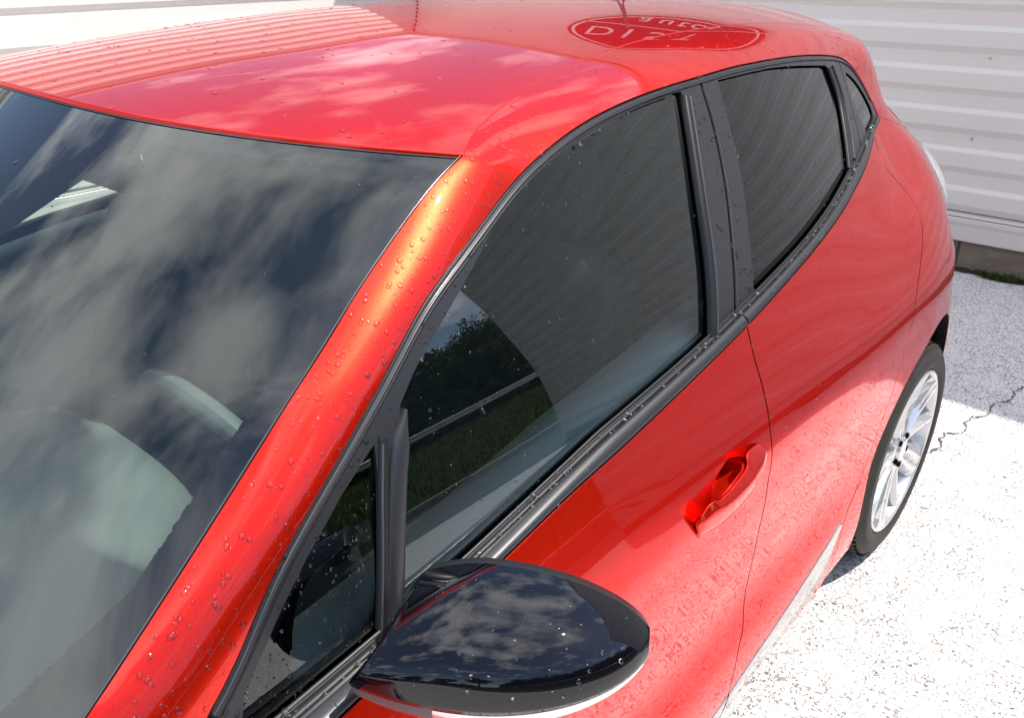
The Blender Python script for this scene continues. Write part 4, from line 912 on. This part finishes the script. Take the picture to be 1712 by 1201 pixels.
# ---- rear wheel (and its three fellows)
def lathe(name, prof, mat, parent, n=96, x=0, y=0, z=0):
    g = np.array([[(r_*math.cos(a), w, r_*math.sin(a)) for (r_, w) in prof] for a in np.linspace(0, 2*PI, n+1)]); return link(name, grid_mesh(name, g, True, False), mat, parent)
def make_wheel():
    w = empty('wheel', (0, 0, 0), car)
    prof = [(.228, -.19), (.255, -.200), (.290, -.190), (.303, -.172)]
    # tread with four grooves
    ty = np.linspace(-.165, -.020, 59)
    for y in ty:
        gr_ = any(abs(y-c_) < .0045 for c_ in (-.14, -.108, -.076, -.044)); prof.append((.3115-.004*((y+.0925)/.075)**2-(.007 if gr_ else 0), y))
    prof += [(.3035, -.012), (.299, -.006), (.2975, -.0075), (.289, .001), (.2785, .0055), (.2755, .0075), (.271, .0070), (.262, .0085), (.2505, .0080), (.2485, .0065), (.243, .006), (.2365, .000), (.2335, -.006)]
    ty_ = lathe('tyre', prof, m_tyre, w, 120)
    # lateral sipes as thin dark bars across the shoulder
    V = []; Fc = []
    for k in range(72):
        a = 2*PI*k/72
        for (ya, yb) in ((-.041, -.010), (-.072, -.048), (-.104, -.080), (-.137, -.112)):
            sh = (ya+yb)*.5; a0 = a+sh*.9
            R_ = Matrix.Rotation(-a0, 3, 'Y'); rr_ = .3115-.004*(((ya+yb)/2+.0925)/.075)**2; box(V, Fc, (rr_-.010, ya, -.0014), (rr_-.0002, yb, .0014), R_, (0, 0, 0))
    link('tread_sipes', mesh_from('tread_sipes', V, Fc, False), m_dark, w, kind='stuff')
    rprof = [(.2335, -.006), (.2345, -.001), (.2330, .0028), (.2290, .0035), (.2255, .002), (.2225, -.004), (.2195, -.020), (.212, -.050), (.208, -.15), (.215, -.18)]
    rim = lathe('rim', rprof, m_silver, w, 96)
    # ten faceted spokes twisted in pairs, one mesh of the rim's face
    V = []; Fc = []
    def spoke(a, tw, wi, wo):
        n0 = len(V)
        def pt(r_, s_, y):
            aa = a+tw*(r_-.045)/.18+s_/max(r_, .03); return (r_*math.cos(aa), y, r_*math.sin(aa))
        for r_, w_, yr, ye in ((.040, wi, -.012, -.030), (.09, wi*.95, -.014, -.034), (.15, (wi+wo)/2*.95, -.010, -.028), (.200, wo, -.004, -.018), (.2285, wo*1.15, .002, -.004)):
            V.extend([pt(r_, -w_, ye-.02), pt(r_, -w_, ye), pt(r_, -w_*.10, yr), pt(r_, w_*.45, yr-.001), pt(r_, w_, ye), pt(r_, w_, ye-.02)])
        for i in range(4):
            for j in range(5): q = n0+i*6+j; Fc.append((q, q+6, q+7, q+1))
    for k in range(5):
        a = 2*PI*k/5+.32
        spoke(a-.21, .14, .018, .030); spoke(a+.21, -.14, .018, .030)
        spoke(a+.628, 0.0, .012, .022)
    # hub
    n0 = len(V); ring = [(.062, -.040), (.060, -.016), (.052, -.012), (.034, -.014), (.031, -.010), (.028, -.006), (.0, -.005)]
    for (r_, y) in ring:
        for i in range(32): a = 2*PI*i/32; V.append((r_*math.cos(a), y, r_*math.sin(a)))
    for i in range(len(ring)-1):
        for j in range(32): p_ = n0+i*32+j; q = n0+i*32+(j+1) % 32; Fc.append((p_, p_+32, q+32, q))
    sp_ = link('spokes', mesh_from('spokes', V, Fc, False), m_silver, w)
    for k in range(5):
        V = []; Fc = []; a = 2*PI*k/5; cx, cz = .044*math.cos(a), .044*math.sin(a); n0 = len(V)
        for (r_, y) in ((.0085, -.0125), (.0085, -.018), (0, -.018)):
            for i in range(12): b_ = 2*PI*i/12; V.append((cx+r_*math.cos(b_), y+.0065, cz+r_*math.sin(b_)))
        for i in range(2):
            for j in range(12): p_ = n0+i*12+j; q = n0+i*12+(j+1) % 12; Fc.append((p_, p_+12, q+12, q))
        link('wheel_nut', mesh_from('wheel_nut', V, Fc, False), m_dark, w)
    # brake disc behind
    lathe('brake_disc', [(.0, -.085), (.135, -.085), (.135, -.10)], m_lampin, w, 40)
    return w
wh = make_wheel(); wh.location = (-2.64-CARX, .868, .3135); wh.scale = (1.02, 1, 1.02)
for (x, s) in ((0.0, 1), (-2.64, -1), (0.0, -1)):
    w = copy_tree(wh, car); w.location = (x-CARX, .868*s, .3135)
    if s < 0: w.rotation_euler.z = PI
wh.rotation_euler.y = .35
# ---- tail lamp wrapping the rear corner
rows = []
for a in np.linspace(0, 1, 24):
    z = 1.072-.140*a; x0 = float(np.interp(z, [.928, .955, 1.0, 1.045, 1.068], [-2.95, -2.914, -2.904, -2.917, -2.945])); row = []
    for b_ in np.linspace(0, 1, 14):
        x = x0-.19*b_; y = float(body(x, z)[0])+.002+.021*math.sin(PI*min(1, b_*.8+.04))*(math.sin(PI*min(max(a, .02), .98))**.5+.05); row.append((x, y, z))
    rows.append(row)
g = np.array(rows); g2 = g.copy(); g2[:, :, 1] -= .016; g2[:, :, 0] += .004
lamp = part('tail_lamp', grid_mesh('tail_lamp', g, True, True), m_lamp); link('lamp_reflector', grid_mesh('lamp_reflector', g2+RNG.normal(0, .0012, g2.shape), False, True), m_lampin, lamp)
# ---- closing shapes the photo hardly shows: tailgate, bumper, bonnet, wings
ysd = lambda x, z: float(body(x, z)[0])
prof_r = [(-2.925, 1.395), (-2.94, 1.35), (-2.955, 1.27), (-2.965, 1.20), (-2.98, 1.12), (-3.04, 1.02), (-3.11, .90), (-3.20, .70), (-3.215, .55), (-3.215, .40), (-3.20, .26)]
rows = []
for ri, (x, z) in enumerate(prof_r):
    yy = float(np.interp(z, [.26, .55, .9, 1.02, 1.118, 1.19, 1.27, 1.345, 1.395], [ysd(-3.18, .26)-.01, ysd(-3.19, .55)-.01, ysd(-3.10, .9)-.012, ysd(-3.03, 1.02)-.012, .612, .530, .495, .450, .395])); row = []
    yy = min(yy, ysd(x, z)-.02) if z < 1.1 else yy
    for v in np.linspace(-1, 1, 41): bu = np.interp(z, [.26, .9, 1.1, 1.25, 1.36], [.13, .16, .12, .06, .02]); row.append((x+.012-bu*(1-abs(v)**3), v*yy, z if ri else float(roofz(-2.935, v*yy))-.025))
    rows.append(row)
part('tailgate', grid_mesh('tailgate', np.array(rows), True, True), m_red)
tl = np.array(rows); tl[:, :, 0] += .035; tl[:, :, 1] *= .95; tl[:, :, 2] -= .01; part('tailgate_lining', grid_mesh('tailgate_lining', tl[1:], True, True), m_seat)
rows = []
for (x, yh, z) in [(-.20, .775, .900), (.0, .775, .895), (.25, .76, .87), (.5, .66, .81), (.68, .60, .72), (.76, .55, .60), (.78, .52, .45), (.76, .50, .22)]:
    rows.append([(x+(.10*(1-abs(v)**2.5) if x > .3 else .16*(1-abs(v)**2.2)*(x < .1)), v*yh, z+.03*(1-v*v)) for v in np.linspace(-1, 1, 31)])
V = []; Fc = []; box(V, Fc, (-.42, -.765, .45), (.55, .765, .80)); box(V, Fc, (-.55, -.775, .80), (.10, .775, .865)); part('scuttle', mesh_from('scuttle', V, Fc, False), m_dark)
part('bonnet', grid_mesh('bonnet', np.array(rows), True, True), m_red)
rows = []
for x in np.linspace(-.598, .66, 50):
    f = max(0, x-.25); row = []
    for t in np.linspace(0, 1, 20):
        z = .91-.10*max(0, x)*.9-t*(.70-.1*max(0, x)); arch_ = .32+math.sqrt(max(0, .38**2-x**2)) if abs(x) < .38 else 0; z = max(z, arch_)
        row.append((x, ysd(min(x, -.3), z)-.9*f*f-.05*(1-t)**6, z))
    rows.append(row)
part('front_wing', grid_mesh('front_wing', np.array(rows), True, True), m_red)
# ---- cabin
def bez_surface(rows, name, mat, **k): return part(name, grid_mesh(name, np.array(rows), True, False), mat, **k)
# dashboard: top surface with an instrument hood in front of the driver
rows = []
for x in np.linspace(.02, -.93, 44):
    row = []
    for y in np.linspace(-.74, .74, 90):
        lim = -.66-.13*math.exp(-((y-.33)/.24)**4)+.05*(abs(y) > .66)
        z = .955-.05*(x+.1)*0+.030*math.exp(-((x+.45)/.35)**2)+.045*math.exp(-((y-.33)/.21)**4)*np.clip((-x-.42)/.2, 0, 1)
        if x < lim: z -= 3.2*(lim-x)**1.0*0+min(.45, ((lim-x)*7.0)**1.4*.35)
        row.append((x, y, min(z, .965+.25*np.clip((-x-.05), 0, .45))))
    rows.append(row)
dr_ = np.array(rows); wg = g_ws_all[::3, ::3].reshape(-1, 3)
for i in range(dr_.shape[0]):
    dd_ = ((dr_[i, :, None, :2]-wg[None, :, :2])**2).sum(2); zl = wg[dd_.argmin(1), 2]-.014; dr_[i, :, 2] = np.minimum(dr_[i, :, 2], zl)
bez_surface(dr_, 'dashboard', m_dash)
SX = {.37: 0.0, -.37: .30}
for y0 in (.37, -.37):
    # seat cushion, back, headrest as rounded slabs
    def slab(name, c_, sx_, sy_, sz_, rot, e_=.35):
        us = np.linspace(-PI/2, PI/2, 17); vs = np.linspace(-PI, PI, 33); sg = lambda v, p_: np.sign(v)*abs(v)**p_
        R_ = Matrix.Rotation(rot, 3, 'Y'); g = np.array([[tuple(R_ @ Vector((sx_*sg(math.cos(a), e_)*sg(math.cos(b_), e_), sy_*sg(math.cos(a), e_)*sg(math.sin(b_), e_), sz_*sg(math.sin(a), e_)))+Vector(c_)) for b_ in vs] for a in us]); return g
    st = part('seat', grid_mesh('seat', slab('s', (-1.20+SX[y0], y0, .50), .26, .25, .075, -.08), True, False), m_seat)
    link('backrest', grid_mesh('backrest', slab('b', (-1.52+SX[y0], y0, .80), .07, .24, .30, -.30), True, False), m_seat, st)
    link('headrest', grid_mesh('headrest', slab('h', (-1.63+SX[y0], y0, 1.17), .045, .125, .085, -.22, .5), True, False), m_seat, st)
st = part('rear_bench', grid_mesh('rear_bench', slab('s', (-2.15, 0, .52), .26, .62, .08, -.05), True, False), m_seat)
link('backrest', grid_mesh('backrest', slab('b', (-2.45, 0, .80), .06, .60, .28, -.3), True, False), m_seat, st)
for y in (-.38, .38): link('headrest', grid_mesh('headrest', slab('h', (-2.56, y, 1.12), .04, .12, .06, -.22, .5), True, False), m_seat, st)
# steering wheel
g = []
tilt = Matrix.Rotation(.42, 3, 'Y')
for a in np.linspace(0, 2*PI, 61):
    c_ = Vector((0, .182*math.cos(a), .176*math.sin(a))); rad = Vector((0, math.cos(a), math.sin(a))); g.append([tuple(Vector((-.93, .39, .905))+tilt @ (c_+rad*.016*math.cos(b_)+Vector((1, 0, 0))*.016*math.sin(b_))) for b_ in np.linspace(0, 2*PI, 13)])
sw = part('steering_wheel', grid_mesh('steering_wheel', np.array(g), True, True), m_swheel)
V = []; Fc = []
for a in (0, PI, -PI/2):
    v = Vector((0, math.cos(a), math.sin(a))); R_ = Matrix((Vector((1, 0, 0)), v, Vector((1, 0, 0)).cross(v))).transposed(); box(V, Fc, (-.012, .03, -.022), (.012, .175, .022), tilt @ R_, (-.93, .39, .905))
box(V, Fc, (-.02, -.055, -.05), (.03, .055, .05), tilt, (-.93, .39, .905)); link('wheel_boss', mesh_from('wheel_boss', V, Fc, False), m_seat, sw)
# floor, headliner, inner door cards, rear view mirror
V = []; Fc = []; box(V, Fc, (-2.9, -.78, .27), (-.1, .78, .30)); part('cabin_floor', mesh_from('cabin_floor', V, Fc, False), m_seat)
hl = RP[4:-2, 2:-2].copy(); hl[:, :, 2] -= .035; part('headliner', grid_mesh('headliner', hl, True, True), m_liner)
inn = RAIL.copy(); cen = np.array([0, -.035, -.022]); inn = inn[:, ::2]+cen; part('pillar_lining', grid_mesh('pillar_lining', inn, True, False), m_seat)
for (xa, xb) in ((-.66, -1.59), (-1.63, -2.45)):
    g = np.array([[(x, float(Gf(np.array([x]), np.array([float(GB(x))]))[0])-d_, z_) for (d_, z_) in ((.024, float(GB(x))-.030), (.028, float(GB(x))-.014), (.055, float(GB(x))-.006), (.105, float(GB(x))-.012), (.128, float(GB(x))-.040), (.13, .62), (.10, .32))] for x in np.linspace(xa, xb, 30)])
    part('door_card', grid_mesh('door_card', g, True, False), m_card)
for x0, x1 in ((-1.60, -1.70),):
    g = np.array([[(x, float(Gf(np.array([x+.10*(z_-1.03)/-.34*0-(z_-1.03)*.30]), np.array([z_]))[0])-.030, z_) for z_ in np.linspace(1.02, 1.37, 12)] for x in (x0+.03, x0-.0, x1-.03, x1-.05)])
    g[:, :, 0] -= (g[:, :, 2]-1.02)*.30; part('pillar_trim', grid_mesh('pillar_trim', g, True, False), m_dark)
V = []; Fc = []; box(V, Fc, (-.02, -.115, -.032), (.02, .115, .032), Matrix.Rotation(.2, 3, 'Y'), (-.985, 0, 1.285)); part('interior_mirror', mesh_from('interior_mirror', V, Fc, False), m_dark)
V = []; Fc = []; box(V, Fc, (-.05, -.06, -.02), (.05, .06, .02), Matrix.Rotation(.5, 3, 'Y'), (-.91, 0, 1.355)); part('sensor_housing', mesh_from('sensor_housing', V, Fc, False), m_dark)

# ---- the far side: mirrored copies of every left-hand piece
NOMIRROR = {'scuttle', 'roof_panel', 'windscreen', 'aerial', 'tailgate', 'bonnet', 'underbody', 'tailgate_lining', 'dashboard', 'seat', 'rear_bench', 'steering_wheel', 'cabin_floor', 'headliner', 'interior_mirror', 'sensor_housing', 'wheel'}
for o in list(car.children):
    if o.name.split('.')[0] in NOMIRROR: continue
    c_ = copy_tree(o, car); c_.scale.y = -1
    if 'label' in c_: del c_['label']

# ================================================================ RAIN DROPS
def cap_mesh():
    rows = []
    for (r_, h) in ((1.0, -.06), (.985, .12), (.90, .32), (.74, .50), (.52, .63), (.27, .70), (.0, .72)):
        rows.append([(r_*math.cos(a), r_*math.sin(a), h) for a in np.linspace(0, 2*PI, 11)[:-1]])
    V = np.array(rows).reshape(-1, 3); Fc = []
    for i in range(6):
        for j in range(10): Fc.append((i*10+j, i*10+(j+1) % 10, (i+1)*10+(j+1) % 10, (i+1)*10+j))
    Fc.append(tuple(range(9, -1, -1)))
    return V, Fc
CV, CF = cap_mesh()
def drops(name, samples, parent):
    """samples: (position, normal, radius, stretch vector)"""
    V = []; Fc = []
    for (p_, n_, r_, st_) in samples:
        n_ = np.array(n_)/np.linalg.norm(n_); dn = np.array([0, 0, -1.0]); t_ = dn-n_*(dn@n_)
        if np.linalg.norm(t_) < .05: t_ = np.array([RNG.normal(), RNG.normal(), 0]); t_ -= n_*(t_@n_)
        t_ /= np.linalg.norm(t_); b_ = np.cross(n_, t_); ph = RNG.uniform(-.6, .6); t2 = t_*math.cos(ph)+b_*math.sin(ph); b2 = np.cross(n_, t2)
        wob = 1+.10*np.sin(np.arange(len(CV))*1.7+RNG.uniform(0, 6)); n0 = len(V)
        Q = np.asarray(p_)+(CV[:, :1]*wob[:, None])*t2*r_*st_+(CV[:, 1:2]*wob[:, None])*b2*r_+CV[:, 2:]*n_*r_*.62
        V.append(Q); k = (len(V)-1)*len(CV); Fc += [tuple(k+i for i in f) for f in CF]
    if not V: return
    o = link(name, mesh_from(name, np.vstack(V), Fc), m_drop, parent, kind='stuff')
    if parent is car: o.location.x = -CARX
    return o
def rsize(lo, hi, p_=2.2): return lo+(hi-lo)*RNG.random()**p_
def from_grid(P, n_, dens=None, lo=.0010, hi=.0032, flipn=None):
    nu, nv = P.shape[:2]; A = []; du = P[1:, :-1]-P[:-1, :-1]; dv = P[:-1, 1:]-P[:-1, :-1]; cr = np.cross(du, dv); ar = np.linalg.norm(cr, axis=2)
    w = ar.copy()
    if dens is not None: w *= dens(P[:-1, :-1])
    w = w.ravel()/w.sum(); idx = RNG.choice(len(w), n_, p=w); out_ = []
    for k in idx:
        i, j = divmod(int(k), nv-1); a, b_ = RNG.random(), RNG.random(); p_ = (P[i, j]*(1-a)+P[i+1, j]*a)*(1-b_)+(P[i, j+1]*(1-a)+P[i+1, j+1]*a)*b_
        nn = cr[i, j]/(ar[i, j]+1e-12)
        if flipn is not None and nn@flipn < 0: nn = -nn
        out_.append((p_, nn, rsize(lo, hi), RNG.uniform(1, 1.5)))
    return out_
def from_fun(poly, fun, n_, lo, hi, off=0, p_=2.2, holes=()):
    lo2, hi2 = poly.min(0), poly.max(0); out_ = []
    Q = RNG.uniform(lo2, hi2, (n_*4, 2)); Q = Q[inside(Q, poly)]
    for h in holes: Q = Q[~inside(Q, h)]
    Q = Q[:n_]; y = fun(Q[:, 0], Q[:, 1])+off; nn = normal_of(fun, Q[:, 0], Q[:, 1])
    return [((q[0], yy, q[1]), n3, rsize(lo, hi, p_), RNG.uniform(1, 1.9)) for q, yy, n3 in zip(Q, y, nn)]
up_ = np.array([0, .3, 1.0])
drops('water_drops', from_grid(RP, 420, lambda q: (q[:, :, 1] > -.35)*(.25+1.6*np.exp(-((q[:, :, 0]+1.15)/.35)**2)), .0009, .0030, up_), roof)
drops('water_drops', from_grid(RAIL[:, 1:-1], 1300, lambda q: .35+1.6*(q[:, :, 0] > -1.3), .0007, .0029, np.array([.1, .7, .7])), rail)
drops('water_drops', from_fun(front, body, 450, .0008, .0023), door_f)
drops('water_drops', from_fun(rear, body, 700, .0008, .0023), door_r)
drops('water_drops', from_fun(quarter, body, 420, .0008, .0023), side)
drops('water_drops', from_fun(ff, Gf, 360, .0010, .0032, -.002, 2.0, (glassF, TRI)), frame_f)
drops('water_drops', from_fun(fr, Gf, 330, .0010, .0032, -.002, 2.0, (glassR,)), frame_r)
drops('water_drops', from_fun(fq, Gf, 40, .0010, .0028, -.002, 2.0, (QG,)), frame_q)
drops('water_drops', from_fun(glassF, Gf, 90, .0006, .0016, -.0095), gl_f)
drops('water_drops', from_fun(TRI, Gf, 150, .0006, .0018, -.0075), gl_t)
drops('water_drops', from_fun(glassR, Gf, 110, .0006, .0018, -.0095), gl_r)
drops('water_drops', from_grid(g_ws := np.array([[ws(s, v) for v in np.linspace(-.2, 1, 60)] for s in np.linspace(0, .75, 60)]), 40, None, .0010, .0026, up_), wsg)
s_ = []
for k in range(360):
    x = -.62-RNG.random()*1.98; t_ = RNG.normal(.52, .13) if RNG.random() < .8 else RNG.uniform(.1, .95); zb, zg = float(BL(x)), float(GB(x)); yb, yg = float(body(x, zb)[0]), float(Gf(np.array([x]), np.array([zg]))[0])-.006
    s_.append(((x, yb+(yg-yb)*t_+.004, zb+(zg-zb)*t_+.0085), (0, .3, 1), rsize(.0010, .0038, 1.6), RNG.uniform(1, 2)))
drops('water_drops', s_, car)
s_ = []
for k in range(46):
    u_ = RNG.uniform(.12, .95); a = RNG.uniform(.0, 1.4); p0 = MP(u_, a); e_ = .01; d1 = MP(u_+e_, a)-p0; d2 = MP(u_, a+e_)-p0; n_ = np.cross(d1, d2)
    if n_@np.array([.5, .3, 1]) < 0: n_ = -n_
    s_.append((p0, n_, rsize(.0008, .0024), 1.2))
drops('water_drops', s_, mirror)
print('objects', len(bpy.data.objects), 'tris', sum(len(m.polygons)*2 for m in bpy.data.meshes))
